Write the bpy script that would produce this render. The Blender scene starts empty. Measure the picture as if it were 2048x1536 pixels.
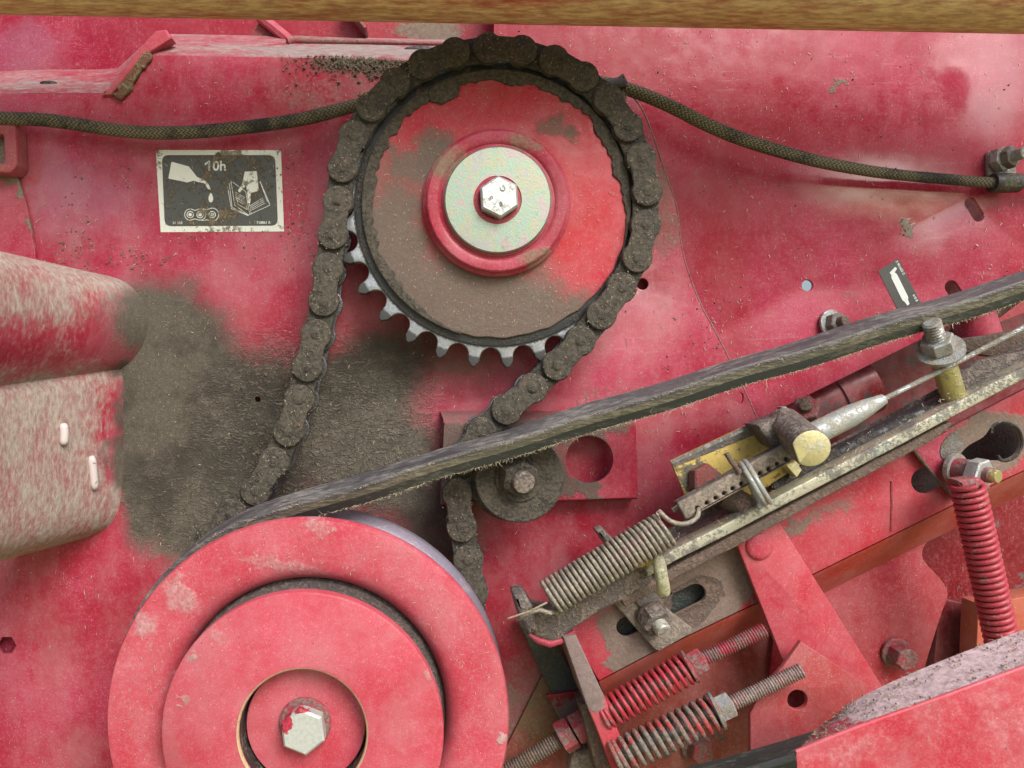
import bpy, math, random
from mathutils import Vector, Matrix, noise as mnoise
random.seed(7)
R = math.radians
# ---------------------------------------------------------------- camera
D = 0.62            # camera distance from the side sheet of the machine (m)
F = 1539.0          # focal length in pixels of a 2048 px wide picture
X0, Y0 = 870.0, 765.0   # where the normal of the sheet meets the picture
scene = bpy.context.scene
cd = bpy.data.cameras.new("camera"); cam = bpy.data.objects.new("camera", cd)
scene.collection.objects.link(cam); scene.camera = cam
cam.location = (0, -D, 0); cam.rotation_euler = (R(90), 0, 0)
cd.sensor_width = 36; cd.lens = 36 * F / 2048
cd.shift_x = (1024 - X0) / 2048; cd.shift_y = -(768 - Y0) / 2048
cd.clip_start = 0.01; cd.clip_end = 1000
cd.dof.use_dof = True; cd.dof.focus_distance = D - 0.045; cd.dof.aperture_fstop = 13
# ---------------------------------------------------------------- light
SUN_EL, SUN_AZ = 42, 152      # azimuth measured clockwise from +y
w = bpy.data.worlds.new("World"); scene.world = w; w.use_nodes = True
wn = w.node_tree.nodes; bg = wn["Background"]
sk = wn.new("ShaderNodeTexSky"); sk.sky_type = 'NISHITA'; sk.sun_disc = False
sk.sun_elevation = R(SUN_EL); sk.sun_rotation = R(SUN_AZ)
sk.air_density = 1.0; sk.dust_density = 4.0; sk.ozone_density = 1.0
w.node_tree.links.new(sk.outputs[0], bg.inputs[0]); bg.inputs[1].default_value = 0.095
sd = bpy.data.lights.new("sun", 'SUN'); sun = bpy.data.objects.new("sun", sd)
scene.collection.objects.link(sun)
sd.energy = 1.75; sd.angle = R(30); sd.color = (1, 0.98, 0.95)
ds = Vector((math.sin(R(SUN_AZ)) * math.cos(R(SUN_EL)), math.cos(R(SUN_AZ)) * math.cos(R(SUN_EL)), math.sin(R(SUN_EL))))
sun.rotation_euler = ds.to_track_quat('Z', 'Y').to_euler()
scene.view_settings.view_transform = 'Standard'; scene.view_settings.look = 'None'
scene.view_settings.exposure = 0.84; scene.view_settings.gamma = 1
# ---------------------------------------------------------------- helpers
def S(h): return (D - h) / F                       # metres per pixel at height h over the sheet
def P(px, py, h=0.0):
    s = S(h); return Vector(((px - X0) * s, -h, (Y0 - py) * s))
TOW = Vector((0, -1, 0))                           # towards the viewer

class G:
    def __init__(s): s.v = []; s.f = []; s.uv = None
    def add(s, v, f):
        o = len(s.v); s.v += [Vector(p) for p in v]; s.f += [tuple(i + o for i in q) for q in f]; return s
    def join(s, g): return s.add(g.v, g.f)

def frame(d):
    d = Vector(d).normalized()
    u = d.cross(Vector((0, 0, 1)))
    if u.length < 0.05: u = d.cross(Vector((1, 0, 0)))
    u.normalize(); return u, d.cross(u).normalized(), d

def lathe(C, prof, segs=48, d=TOW, phase=0.0, closed=False, caps=True):
    """prof: (radius, distance along d from C)"""
    u, v, d = frame(d); g = G(); C = Vector(C); n = len(prof); vs = []; fs = []
    for r, t in prof:
        for k in range(segs):
            a = 2 * math.pi * k / segs + phase
            vs.append(C + d * t + (u * math.cos(a) + v * math.sin(a)) * r)
    m = n if closed else n - 1
    for i in range(m):
        j = (i + 1) % n
        for k in range(segs):
            l = (k + 1) % segs
            fs.append((i * segs + k, i * segs + l, j * segs + l, j * segs + k))
    if not closed and caps:
        if prof[0][0] > 1e-5: fs.append(tuple(range(segs - 1, -1, -1)))
        if prof[-1][0] > 1e-5: fs.append(tuple((n - 1) * segs + k for k in range(segs)))
    return g.add(vs, fs)

def hexa(C, r, h, d=TOW, phase=0.0, hole=0.0):
    ch = r * 0.09
    # chamfered hexagon: 6 corners, rounded crown
    return lathe(C, [(r, 0), (r, h - ch), (r * 0.9, h)], 6, d, phase)

def catmull(pts, sub=8):
    pts = [Vector(p) for p in pts]; out = []
    q = [pts[0] * 2 - pts[1]] + pts + [pts[-1] * 2 - pts[-2]]
    for i in range(1, len(q) - 2):
        a, b, c, e = q[i - 1], q[i], q[i + 1], q[i + 2]
        for k in range(sub):
            t = k / sub
            out.append(0.5 * ((2 * b) + (c - a) * t + (2 * a - 5 * b + 4 * c - e) * t * t + (3 * b - a - 3 * c + e) * t ** 3))
    out.append(pts[-1]); return out

def tube(path, rad, segs=10, caps=True, twist=0.0):
    path = [Vector(p) for p in path]; n = len(path)
    T = [(path[min(i + 1, n - 1)] - path[max(i - 1, 0)]).normalized() for i in range(n)]
    u, v, _ = frame(T[0]); vs = []; fs = []; uvs = []; L = 0
    for i in range(n):
        if i:
            L += (path[i] - path[i - 1]).length
            u = (u - T[i] * u.dot(T[i])).normalized(); v = T[i].cross(u)
        r = rad[i] if hasattr(rad, '__len__') else rad
        for k in range(segs):
            a = 2 * math.pi * k / segs + twist * i
            vs.append(path[i] + (u * math.cos(a) + v * math.sin(a)) * r); uvs.append((L, k / segs))
    for i in range(n - 1):
        for k in range(segs):
            l = (k + 1) % segs
            fs.append((i * segs + k, i * segs + l, (i + 1) * segs + l, (i + 1) * segs + k))
    if caps:
        fs.append(tuple(range(segs - 1, -1, -1))); fs.append(tuple((n - 1) * segs + k for k in range(segs)))
    g = G().add(vs, fs); g.uv = uvs; return g

def coil_path(A, B, rad, turns, seg=16, phase=0, flat=0.0):
    A, B = Vector(A), Vector(B); u, v, d = frame(B - A); L = (B - A).length; out = []
    n = int(turns * seg)
    for i in range(n + 1):
        t = i / n; a = 2 * math.pi * turns * t + phase
        r = rad(t) if callable(rad) else rad
        tt = t
        if flat:                                     # closed dead coils at both ends
            e = flat / turns
            x = min(max((t - e) / (1 - 2 * e), 0), 1); tt = 0.25 * t * 2 * e + x * (1 - e * 0.5) if t < 1 else 1
        out.append(A + d * L * tt + (u * math.cos(a) + v * math.sin(a)) * r)
    return out

def rod_thread(A, B, r, pitch, segs=14):
    A, B = Vector(A), Vector(B); L = (B - A).length; n = int(L / pitch); pr = [(r * 0.4, 0)]
    for i in range(n):
        t = L * i / n; p = L / n
        pr += [(r * 0.78, t + p * 0.04), (r, t + p * 0.42), (r, t + p * 0.58), (r * 0.78, t + p * 0.96)]
    pr += [(r * 0.8, L)]
    return lathe(A, pr, segs, B - A)

def box(C, sx, sy, sz, rot=None):
    vs = [Vector((x * sx / 2, y * sy / 2, z * sz / 2)) for x in (-1, 1) for y in (-1, 1) for z in (-1, 1)]
    if rot: vs = [rot @ q for q in vs]
    return G().add([Vector(C) + q for q in vs], [(0, 1, 3, 2), (4, 6, 7, 5), (0, 4, 5, 1), (2, 3, 7, 6), (0, 2, 6, 4), (1, 5, 7, 3)])

def extrude(prof, A, B, up=TOW, caps=True):
    """prof (a, b): a along side = dir x up, b along up; closed"""
    A, B = Vector(A), Vector(B); d = (B - A).normalized()
    up = (Vector(up) - d * d.dot(Vector(up))).normalized(); sd_ = d.cross(up); n = len(prof)
    vs = [Q + sd_ * a + up * b for Q in (A, B) for a, b in prof]
    fs = [(i, (i + 1) % n, (i + 1) % n + n, i + n) for i in range(n)]
    if caps: fs += [tuple(range(n - 1, -1, -1)), tuple(range(n, 2 * n))]
    return G().add(vs, fs)

def loft(rows, closed=False, caps=False):
    g = G(); n = len(rows[0]); vs = [p for r in rows for p in r]; fs = []
    for i in range(len(rows) - 1):
        for k in range(n if closed else n - 1):
            l = (k + 1) % n
            fs.append((i * n + k, i * n + l, (i + 1) * n + l, (i + 1) * n + k))
    if caps: fs += [tuple(range(n - 1, -1, -1)), tuple((len(rows) - 1) * n + k for k in range(n))]
    return g.add(vs, fs)

def circ(cx, cy, r, n=32, ry=None, rot=0):
    o = []
    for k in range(n):
        a = 2 * math.pi * k / n; x = r * math.cos(a); y = (ry or r) * math.sin(a)
        o.append((cx + x * math.cos(rot) - y * math.sin(rot), cy + x * math.sin(rot) + y * math.cos(rot)))
    return o
def slot(x1, y1, x2, y2, r, n=10):
    a = math.atan2(y2 - y1, x2 - x1); o = []
    for k in range(n + 1): t = a - math.pi / 2 + math.pi * k / n; o.append((x2 + r * math.cos(t), y2 + r * math.sin(t)))
    for k in range(n + 1): t = a + math.pi / 2 + math.pi * k / n; o.append((x1 + r * math.cos(t), y1 + r * math.sin(t)))
    return o
def rnd(pts, r, n=5):
    o = []; m = len(pts)
    for i in range(m):
        p, a, b = Vector(pts[i]), Vector(pts[i - 1]), Vector(pts[(i + 1) % m])
        rr = r[i] if hasattr(r, '__len__') else r
        if rr <= 0: o.append(tuple(p)); continue
        e, f = (a - p), (b - p); le, lf = min(rr, e.length * .45), min(rr, f.length * .45)
        s, t = p + e.normalized() * le, p + f.normalized() * lf
        for k in range(n + 1):
            q = k / n; o.append(tuple(s * (1 - q) ** 2 + p * 2 * q * (1 - q) + t * q * q))
    return o
def rag(pts, step, amp, seed=0):
    o = []; m = len(pts); rn = random.Random(seed)
    for i in range(m):
        a, b = Vector(pts[i]), Vector(pts[(i + 1) % m]); k = max(1, int((b - a).length / step))
        for j in range(k):
            p = a.lerp(b, j / k); o.append((p.x + rn.uniform(-amp, amp), p.y + rn.uniform(-amp, amp)))
    return o

def flat_mesh(loops, half, bevel, res=2):
    cu = bpy.data.curves.new("tmp", 'CURVE'); cu.dimensions = '2D'; cu.fill_mode = 'BOTH'
    cu.extrude = max(half - bevel, 0); cu.bevel_depth = bevel; cu.bevel_resolution = res; cu.offset = -bevel
    for L in loops:
        sp = cu.splines.new('POLY'); sp.points.add(len(L) - 1); sp.use_cyclic_u = True
        for q, (x, y) in zip(sp.points, L): q.co = (x, y, 0, 1)
    ob = bpy.data.objects.new("tmp", cu)
    me = bpy.data.meshes.new_from_object(ob)
    vs = [v.co.copy() for v in me.vertices]; fs = [tuple(p.vertices) for p in me.polygons]
    bpy.data.objects.remove(ob); bpy.data.curves.remove(cu); bpy.data.meshes.remove(me)
    return vs, fs
def weld(vs, fs):
    key = {}; out = []; mp = []
    for v in vs:
        k = (round(v.x, 6), round(v.y, 6), round(v.z, 6))
        if k not in key: key[k] = len(out); out.append(v)
        mp.append(key[k])
    nf = []
    for f in fs:
        q = []
        for i in f:
            if mp[i] not in q: q.append(mp[i])
        if len(q) > 2: nf.append(tuple(q))
    return out, nf
def plate(pts, h0, h1, holes=(), bevel=0.0006, res=2):
    """face-on sheet: outline in picture units read at its front height h1"""
    s = S(h1); loops = [[((x - X0) * s, (Y0 - y) * s) for x, y in L] for L in [pts] + list(holes)]
    vs, fs = flat_mesh(loops, (h1 - h0) / 2, min(bevel, (h1 - h0) / 2 * 0.98), res); hc = (h0 + h1) / 2
    vs, fs = weld([Vector((v.x, -hc - v.z, v.y)) for v in vs], fs)
    return G().add(vs, fs)
def decal(pts, h, holes=()):
    s = S(h); loops = [[((x - X0) * s, (Y0 - y) * s) for x, y in L] for L in [pts] + list(holes)]
    vs, fs = flat_mesh(loops, 0.00004, 0.0, 0)
    vs, fs = weld([Vector((v.x, -h - v.z, v.y)) for v in vs], fs); return G().add(vs, fs)
def lettering(txt, px, py, h, size_px, rot=0, th=0.00004, align='CENTER', sx=1.0):
    cu = bpy.data.curves.new("tmp", 'FONT'); cu.body = txt; cu.size = 1; cu.align_x = align; cu.align_y = 'CENTER'
    cu.resolution_u = 3; cu.extrude = th / (size_px * S(h)) ; cu.offset = 0.02
    ob = bpy.data.objects.new("tmp", cu); me = bpy.data.meshes.new_from_object(ob)
    s = size_px * S(h); c, sn = math.cos(rot), math.sin(rot); C = P(px, py, h)
    vs = [C + Vector(((v.x * sx * c - v.y * sn) * s, -v.z * s, (v.x * sx * sn + v.y * c) * s)) for v in [q.co for q in me.vertices]]
    fs = [tuple(p.vertices) for p in me.polygons]
    bpy.data.objects.remove(ob); bpy.data.curves.remove(cu); bpy.data.meshes.remove(me)
    return G().add(vs, fs)

COL = scene.collection
def build(name, g, mat, parent=None, loc=None, smooth=32):
    if loc is None:
        if parent is not None: loc = WL[parent.name]
        else:
            lo = [min(v[i] for v in g.v) for i in range(3)]; hi = [max(v[i] for v in g.v) for i in range(3)]
            loc = Vector([(a + b) / 2 for a, b in zip(lo, hi)])
    loc = Vector(loc)
    me = bpy.data.meshes.new(name); me.from_pydata([v - loc for v in g.v], [], g.f); me.update()
    me.polygons.foreach_set("use_smooth", [True] * len(me.polygons))
    me.set_sharp_from_angle(angle=R(smooth))
    if g.uv:
        ul = me.uv_layers.new(name="UVMap")
        for lp in me.loops:
            uv = g.uv[lp.vertex_index] if lp.vertex_index < len(g.uv) else (0, 0)
            ul.data[lp.index].uv = uv
        for p in me.polygons:                         # seam round the tube
            q = [ul.data[i].uv for i in p.loop_indices]
            if len(q) == 4 and max(a[1] for a in q) - min(a[1] for a in q) > 0.5:
                for a in q:
                    if a[1] < 0.5: a[1] += 1
    me.materials.append(mat)
    o = bpy.data.objects.new(name, me); COL.objects.link(o)
    WL[o.name] = loc
    if parent is not None:
        o.parent = parent; o.location = loc - WL[parent.name]
    else: o.location = loc
    return o
WL = {}
def tag(o, label=None, cat=None, group=None, kind=None):
    if label: o["label"] = label
    if cat: o["category"] = cat
    if group: o["group"] = group
    if kind: o["kind"] = kind
    return o
def thing(name, loc, label, cat, group=None):
    o = bpy.data.objects.new(name, None); COL.objects.link(o); o.empty_display_size = 0.01
    o.location = loc; WL[o.name] = Vector(loc); return tag(o, label, cat, group)
def single(name, g, mat, label, cat, group=None, kind=None, smooth=32):
    return tag(build(name, g, mat, smooth=smooth), label, cat, group, kind)
# ---------------------------------------------------------------- materials
class NT:
    def __init__(s, name):
        s.m = bpy.data.materials.new(name); s.m.use_nodes = True; s.t = s.m.node_tree
        s.b = s.t.nodes["Principled BSDF"]; s.o = s.t.nodes["Material Output"]
        s.pos = s.new("ShaderNodeNewGeometry").outputs["Position"]
    def new(s, t): return s.t.nodes.new(t)
    def put(s, sock, val):
        if hasattr(val, 'is_linked') or hasattr(val, 'links'): s.t.links.new(val, sock)
        elif isinstance(val, (tuple, list)) and len(val) == 3 and len(sock.default_value) == 4: sock.default_value = (*val, 1)
        else: sock.default_value = val
    def noise(s, scale, detail=3, rough=.6, vec=None, dist=0, color=False):
        n = s.new("ShaderNodeTexNoise"); s.put(n.inputs["Vector"], vec if vec else s.pos)
        n.inputs["Scale"].default_value = scale; n.inputs["Detail"].default_value = detail
        n.inputs["Roughness"].default_value = rough; n.inputs["Distortion"].default_value = dist
        return n.outputs["Color" if color else "Fac"]
    def math(s, op, a, b=0.0, c=None, clamp=False):
        n = s.new("ShaderNodeMath"); n.operation = op; n.use_clamp = clamp
        s.put(n.inputs[0], a); s.put(n.inputs[1], b)
        if c is not None: s.put(n.inputs[2], c)
        return n.outputs[0]
    def add(s, a, b): return s.math('ADD', a, b)
    def mul(s, a, b, clamp=False): return s.math('MULTIPLY', a, b, clamp=clamp)
    def sm(s, x, lo, hi, a=0.0, b=1.0):
        n = s.new("ShaderNodeMapRange"); n.interpolation_type = 'SMOOTHSTEP'
        s.put(n.inputs[0], x)
        for i, q in enumerate((lo, hi, a, b)): n.inputs[1 + i].default_value = q
        return n.outputs[0]
    def mix(s, f, a, b, mode='MIX'):
        n = s.new("ShaderNodeMix"); n.data_type = 'RGBA'; n.blend_type = mode; n.clamp_factor = True
        s.put(n.inputs[0], f); s.put(n.inputs[6], a); s.put(n.inputs[7], b); return n.outputs[2]
    def mixf(s, f, a, b):
        n = s.new("ShaderNodeMix"); s.put(n.inputs[0], f); s.put(n.inputs[2], a); s.put(n.inputs[3], b); return n.outputs[0]
    def vmul(s, v, k):
        n = s.new("ShaderNodeVectorMath"); n.operation = 'MULTIPLY'; s.put(n.inputs[0], v); n.inputs[1].default_value = k; return n.outputs[0]
    def vadd(s, v, k):
        n = s.new("ShaderNodeVectorMath"); n.operation = 'ADD'; s.put(n.inputs[0], v); s.put(n.inputs[1], k); return n.outputs[0]
    def warp(s, scale, amp):
        c = s.noise(scale, 3, .65, color=True)
        n = s.new("ShaderNodeVectorMath"); n.operation = 'SUBTRACT'; s.put(n.inputs[0], c); n.inputs[1].default_value = (.5, .5, .5)
        return s.vadd(s.pos, s.vmul(n.outputs[0], (amp, amp, amp)))
    def spot(s, vec, px, py, h, rx, ry, rot=0, inner=.35):
        m = s.new("ShaderNodeMapping"); m.vector_type = 'TEXTURE'; s.put(m.inputs[0], vec)
        c = P(px, py, h); k = S(h)
        m.inputs[1].default_value = c; m.inputs[2].default_value = (0, rot, 0); m.inputs[3].default_value = (rx * k, 10, ry * k)
        n = s.new("ShaderNodeVectorMath"); n.operation = 'LENGTH'; s.put(n.inputs[0], m.outputs[0])
        return s.sm(n.outputs["Value"], inner, 1.0, 1.0, 0.0)
    def bump(s, hgt, dist, strength=1.0, nrm=None):
        n = s.new("ShaderNodeBump"); s.put(n.inputs["Height"], hgt); n.inputs["Distance"].default_value = dist
        n.inputs["Strength"].default_value = strength
        if nrm: s.put(n.inputs["Normal"], nrm)
        return n.outputs[0]
    def set(s, col, rough, metal=0.0, nrm=None, spec=.5, coat=0.0):
        s.put(s.b.inputs["Base Color"], col); s.put(s.b.inputs["Roughness"], rough); s.put(s.b.inputs["Metallic"], metal)
        s.put(s.b.inputs["Specular IOR Level"], spec)
        if nrm: s.put(s.b.inputs["Normal"], nrm)
        return s.m

DUST = (.215, .195, .15); MUD = (.105, .092, .07); GREASE = (.085, .07, .05)
RED = (.285, .003, .023); FADE = (.41, .03, .085)

def paint(name, red=RED, faded=FADE, dust=.15, dcol=DUST, spots=(), rough=.42, streak=.5, specks=1.0,
          wrinkle=(), mud=(), chips=0.0, chipcol=(.05, .045, .045), haze=.2, clean=(), amp=1.0, spec=.28, lohi=(.2, .68), stretch=(1, 1, 1), veilk=.38, gloss=(), shade_tint=()):
    """sun-faded red enamel under dirt; spots / mud / clean: (px, py, h, rx, ry, rot, strength)"""
    n = NT(name); v = n.vmul(n.pos, stretch)
    big = n.noise(11, 3, .6, v); mid = n.noise(55, 5, .7, v); fine = n.noise(330, 4, .65, v); grain = n.noise(1500, 2, .6)
    wv = n.warp(70, .03)
    base = n.mix(n.sm(n.add(big, n.mul(n.add(mid, -.5), .5)), .25, .85), red, faded)
    base = n.mix(n.mul(n.sm(fine, .45, .75), .35), base, n.mix(.5, faded, (.6, .2, .2)))
    if chips:
        ch = n.sm(n.add(n.noise(45, 6, .75), n.mul(n.add(big, -.5), .6)), .62 - .1 * chips, .64 - .1 * chips)
        base = n.mix(ch, base, chipcol)
    base = n.mix(n.mul(n.sm(grain, .45, .85), haze), base, (.44, .24, .25))   # fine settled dust
    fk = n.noise(1, 2, .6, n.vadd(n.vmul(n.pos, (850, 850, 170)), n.vmul(n.noise(200, 2, .6, color=True), (2.5, 2.5, 2.5))))
    base = n.mix(n.mul(n.mul(n.sm(fk, .63, .7), n.sm(mid, .4, .6)), .75 if streak else .3), base, n.mix(n.sm(grain, .4, .7), (.2, .15, .11), (.42, .3, .25)))
    for q in shade_tint: base = n.mix(n.mul(n.spot(n.warp(12, .06), *q[:6], .2), q[6]), base, n.mix(n.sm(fine, .3, .8), (.25, .001, .012), (.3, .012, .03)))  # darker red painted on where shade falls
    sv = n.new("ShaderNodeMapping"); n.put(sv.inputs[0], n.pos); sv.inputs[2].default_value = (0, .5, 0); sv.inputs[3].default_value = (18, 18, 190)
    sv2 = n.new("ShaderNodeMapping"); n.put(sv2.inputs[0], n.pos); sv2.inputs[2].default_value = (0, -1.1, 0); sv2.inputs[3].default_value = (14, 14, 150)
    for q_, th_ in ((sv, .60), (sv2, .58)):
        ln = n.sm(n.math('ABSOLUTE', n.add(n.noise(1, 1, .5, q_.outputs[0]), -.5)), .001, .006, 1, 0)
        base = n.mix(n.mul(n.mul(ln, n.sm(big, th_ - .1, th_)), .15), base, (.55, .3, .32))
    # loose dust
    dv = n.add(n.add(dust, n.mul(n.add(mid, -.5), .55 * amp)), n.mul(n.add(fine, -.5), .45 * amp))
    dv = n.add(dv, n.mul(n.add(big, -.5), .5))
    for q in spots: dv = n.add(dv, n.mul(n.spot(wv, *q[:6]), q[6]))
    for q in clean: dv = n.add(dv, n.mul(n.spot(wv, *q[:6]), -q[6]))
    # rain-washed vertical dirt runs
    st = n.noise(1, 4, .7, n.vmul(n.pos, (420, 420, 42)))
    st = n.mul(n.sm(st, .55, .72), n.sm(mid, .45, .62))
    dv = n.add(dv, n.mul(st, streak * .6))
    veil = n.add(n.mul(n.noise(1, 4, .65, n.vmul(n.pos, (36, 36, 20))), .6), n.mul(n.noise(24, 4, .7), .5))
    base = n.mix(n.mul(n.sm(veil, .42, .75), veilk), base, (.4, .19, .2))
    mask = n.sm(dv, *lohi)
    mask2 = n.mul(mask, n.sm(grain, .2, .6, .75, 1.0))
    dc = n.mix(n.sm(fine, .3, .7), n.mix(.5, dcol, MUD), dcol)
    dc = n.mix(n.mul(n.sm(grain, .55, .8), .35), dc, (.4, .35, .27))
    col = n.mix(n.mul(mask2, .97), base, dc)
    if mud:
        mv = n.add(n.mul(n.add(mid, -.5), .35), n.mul(n.add(big, -.5), .5)); mv = n.add(mv, n.mul(n.add(fine, -.5), .45)); mv = n.add(mv, n.mul(n.add(grain, -.5), .25))
        wv2 = n.warp(25, .03)
        for q in mud: mv = n.add(mv, n.mul(n.spot(wv2, *q[:6], .15), q[6]))
        mm = n.sm(mv, .08, .8)
        mcol = n.mix(n.sm(n.add(big, n.mul(n.add(mid, -.5), .6)), .36, .62), (.05, .045, .036), n.mix(n.sm(fine, .35, .7), (.084, .077, .06), (.112, .102, .079)))
        col = n.mix(n.mul(mm, n.sm(grain, .15, .5, .93, 1.0)), col, mcol); mask = n.math('MAXIMUM', mask, mm)
    # pale chaff flecks and dark flecks
    if specks:
        for sc, cc, th, amt in ((420, (.62, .52, .38), .075, .9), (260, (.05, .04, .03), .085, .8), (800, (.6, .42, .38), .13, .6), (1500, (.55, .4, .38), .16, .4)):
            vo = n.new("ShaderNodeTexVoronoi"); vo.inputs["Scale"].default_value = sc; n.put(vo.inputs["Vector"], n.warp(500, .0016))
            rn = n.new("ShaderNodeSeparateColor"); n.put(rn.inputs[0], vo.outputs["Color"])
            sp = n.mul(n.sm(vo.outputs["Distance"], th * .6 , th * 1.9, 1, 0), n.sm(rn.outputs[0], .52, .54))
            col = n.mix(n.mul(n.mul(sp, n.sm(n.add(mid, n.mul(n.add(big, -.5), .8)), .36, .6, .25, 1.0)), amt * specks, True), col, cc)
    hgt = n.add(n.mul(mask, n.add(n.mul(grain, .5), fine)), n.mul(fine, .12))
    nr = n.bump(big, .008, .35); nr = n.bump(hgt, .0006, .8, nr)
    if wrinkle:
        wp = n.vadd(n.vmul(n.pos, (95, 95, 250)), n.vmul(n.noise(60, 2, .6, color=True), (3.2, 3.2, 3.2)))
        wt = n.noise(1, 3, .55, wp, .6); wm = None
        for q in wrinkle:
            a = n.mul(n.spot(wv, *q[:6]), q[6]); wm = a if wm is None else n.math('MAXIMUM', wm, a)
        ridge = n.mul(n.sm(n.math('ABSOLUTE', n.add(wt, -.5)), 0, .07, 1, 0), wm)
        col = n.mix(n.mul(ridge, .5), col, (.22, .195, .15))
        nr = n.bump(ridge, .0014, .9, nr)
    cl = None
    for q in gloss:
        a_ = n.mul(n.spot(n.warp(14, .06), *q[:6], .3), q[6]); cl = a_ if cl is None else n.math('MAXIMUM', cl, a_)
    rg = n.mixf(mask, n.mixf(n.sm(n.add(mid, n.mul(n.add(fine, -.5), .5)), .35, .65), rough * .7, rough * 1.25), .93)
    if cl: rg = n.mixf(cl, rg, n.mixf(mask, .11, .4))
    if cl:
        n.put(n.b.inputs['Coat Weight'], n.mul(cl, n.mixf(mask, 1.0, .25))); n.b.inputs['Coat Roughness'].default_value = .1
    return n.set(col, rg, 0, nr, n.mixf(cl, spec, 1.0) if cl else spec)

def coated(name, a, b, cover=.5, scale=60, ma=0.0, mb=0.0, ra=.45, rb=.9, c=None, ccover=.3, cscale=25, bmp=.0004, grain=.5, spots=(), stretch=(1, 1, 1), sharp=.1):
    """metal or rubber a under dirt or rust b, with an optional third coat c"""
    n = NT(name); v = n.vmul(n.pos, stretch); wv = n.warp(90, .012)
    x = n.noise(scale, 5, .7, v); f = n.noise(420, 3, .65, v); g = n.noise(1700, 2, .6)
    lev = n.add(n.add(x, n.mul(n.add(f, -.5), .5)), cover - .5)
    for q in spots: lev = n.add(lev, n.mul(n.spot(wv, *q[:6]), q[6]))
    mk = n.sm(lev, .5 - sharp, .5 + sharp)
    col = n.mix(mk, n.mix(n.mul(n.sm(f, .35, .7), .4), a, [q * .6 for q in a]), n.mix(n.sm(f, .35, .7), [q * .62 for q in b], [min(1, q * 1.25) for q in b]))
    met = n.mixf(mk, ma, mb); rg = n.mixf(mk, ra, rb)
    if c:
        y = n.noise(cscale, 5, .72, v); ck = n.sm(n.add(y, n.mul(n.add(f, -.5), .4)), .5 + (.5 - ccover) * .5, .54 + (.5 - ccover) * .5)
        col = n.mix(ck, col, c); met = n.mixf(ck, met, 0.0); rg = n.mixf(ck, rg, .6)
    col = n.mix(n.mul(n.sm(g, .45, .8), grain * .5), col, [min(1, q * 1.9 + .02) for q in b])
    return n.set(col, rg, met, n.bump(n.add(n.mul(mk, n.add(f, n.mul(g, .6))), n.mul(f, .25)), bmp, .9))

def flat_print(name, colr, dirt=.35):
    dirt += .09
    n = NT(name); x = n.noise(190, 6, .75, dist=.6); y = n.noise(40, 3, .6); f = n.noise(900, 2, .6)
    mk = n.sm(n.add(n.add(x, n.mul(n.add(y, -.5), .7)), dirt - .5), .46, .54)
    col = n.mix(n.mul(mk, .9), n.mix(n.mul(f, .25), colr, (.3, .28, .2)), n.mix(n.sm(f, .3, .7), (.1, .075, .045), (.22, .175, .115)))
    return n.set(col, n.mixf(mk, .4, .9), 0, n.bump(mk, .0004, .8))

M = {}
M['back'] = paint('red_back_sheet', veilk=.2, shade_tint=[(1150, 100, 0, 460, 240, 0, .9), (1500, 200, 0, 300, 200, 0, .6), (1415, 480, 0, 90, 260, .25, .55), (1480, 660, 0, 70, 160, -.4, .5)], gloss=[(1990, 150, 0, 150, 170, 0, 1), (1790, 400, 0, 230, 100, .2, 1), (10, 70, 0, 90, 70, 0, 1)], dust=-.2, streak=.75, haze=.2, rough=.42, specks=1.0,  # darker red patches paint shade under the tube and beside the curved plate
    spots=[(1480, 700, 0, 80, 60, .3, .35), (1990, 330, 0, 90, 70, 0, .3), (1700, 585, 0, 40, 20, .6, .6), (1680, 170, 0, 30, 9, 0, .9), (1815, 455, 0, 22, 26, 0, .9),
           (2030, 130, 0, 30, 90, 0, .3), (700, 75, 0, 230, 40, 0, .5), (1400, 420, 0, 60, 90, 0, .3), (1640, 640, 0, 60, 40, 0, .3)])
M['front'] = paint('red_front_sheet', veilk=.45, gloss=[(170, 400, .012, 170, 120, 0, .6), (1250, 640, .012, 150, 130, 0, .5)], shade_tint=[(640, 170, .012, 230, 90, 0, .6), (1200, 1130, .012, 260, 190, 0, .6), (1420, 850, .012, 130, 90, -.3, .5), (900, 740, .012, 160, 60, 0, .5)], dust=-.06, streak=.9, haze=.3, rough=.4,
    spots=[(430, 420, .012, 90, 170, 0, .22), (150, 480, .012, 60, 130, 0, .3), (600, 420, .012, 70, 170, 0, .25), (1330, 420, .012, 60, 170, 0, .5),
           (1190, 800, .012, 110, 40, 0, .3), (450, 1110, .012, 200, 70, 0, .5), (650, 190, .012, 260, 60, 0, .4), (300, 1180, .012, 160, 180, 0, .2),
           (900, 700, .012, 160, 90, 0, .45), (1060, 1420, .012, 130, 200, 0, .5), (900, 1050, .012, 120, 200, 0, .5)],
    mud=[(275, 880, .012, 80, 270, 0, .9), (380, 850, .012, 260, 320, 0, .95), (610, 870, .012, 340, 255, 0, .86), (780, 720, .012, 210, 130, -.3, .7), (310, 640, .012, 190, 150, 0, .75),
         (450, 1050, .012, 250, 130, 0, .75), (800, 940, .012, 170, 170, 0, .6), (720, 120, .012, 190, 45, 0, .7), (870, 1080, .012, 110, 150, 0, .6)],
    wrinkle=[(620, 860, .012, 330, 260, 0, 1.0), (440, 1000, .012, 260, 150, 0, .6)],
    clean=[(1200, 900, .012, 300, 220, 0, .1), (900, 760, .012, 90, 25, 0, .5)])
M['plain'] = paint('red_enamel', dust=-.02, streak=.3, haze=.3)
M['dusty'] = paint('red_enamel_dusty', dust=.08, streak=.2, haze=.3, veilk=.3, red=(.26, .004, .014), faded=(.36, .03, .05), dcol=(.27, .2, .18))
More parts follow.
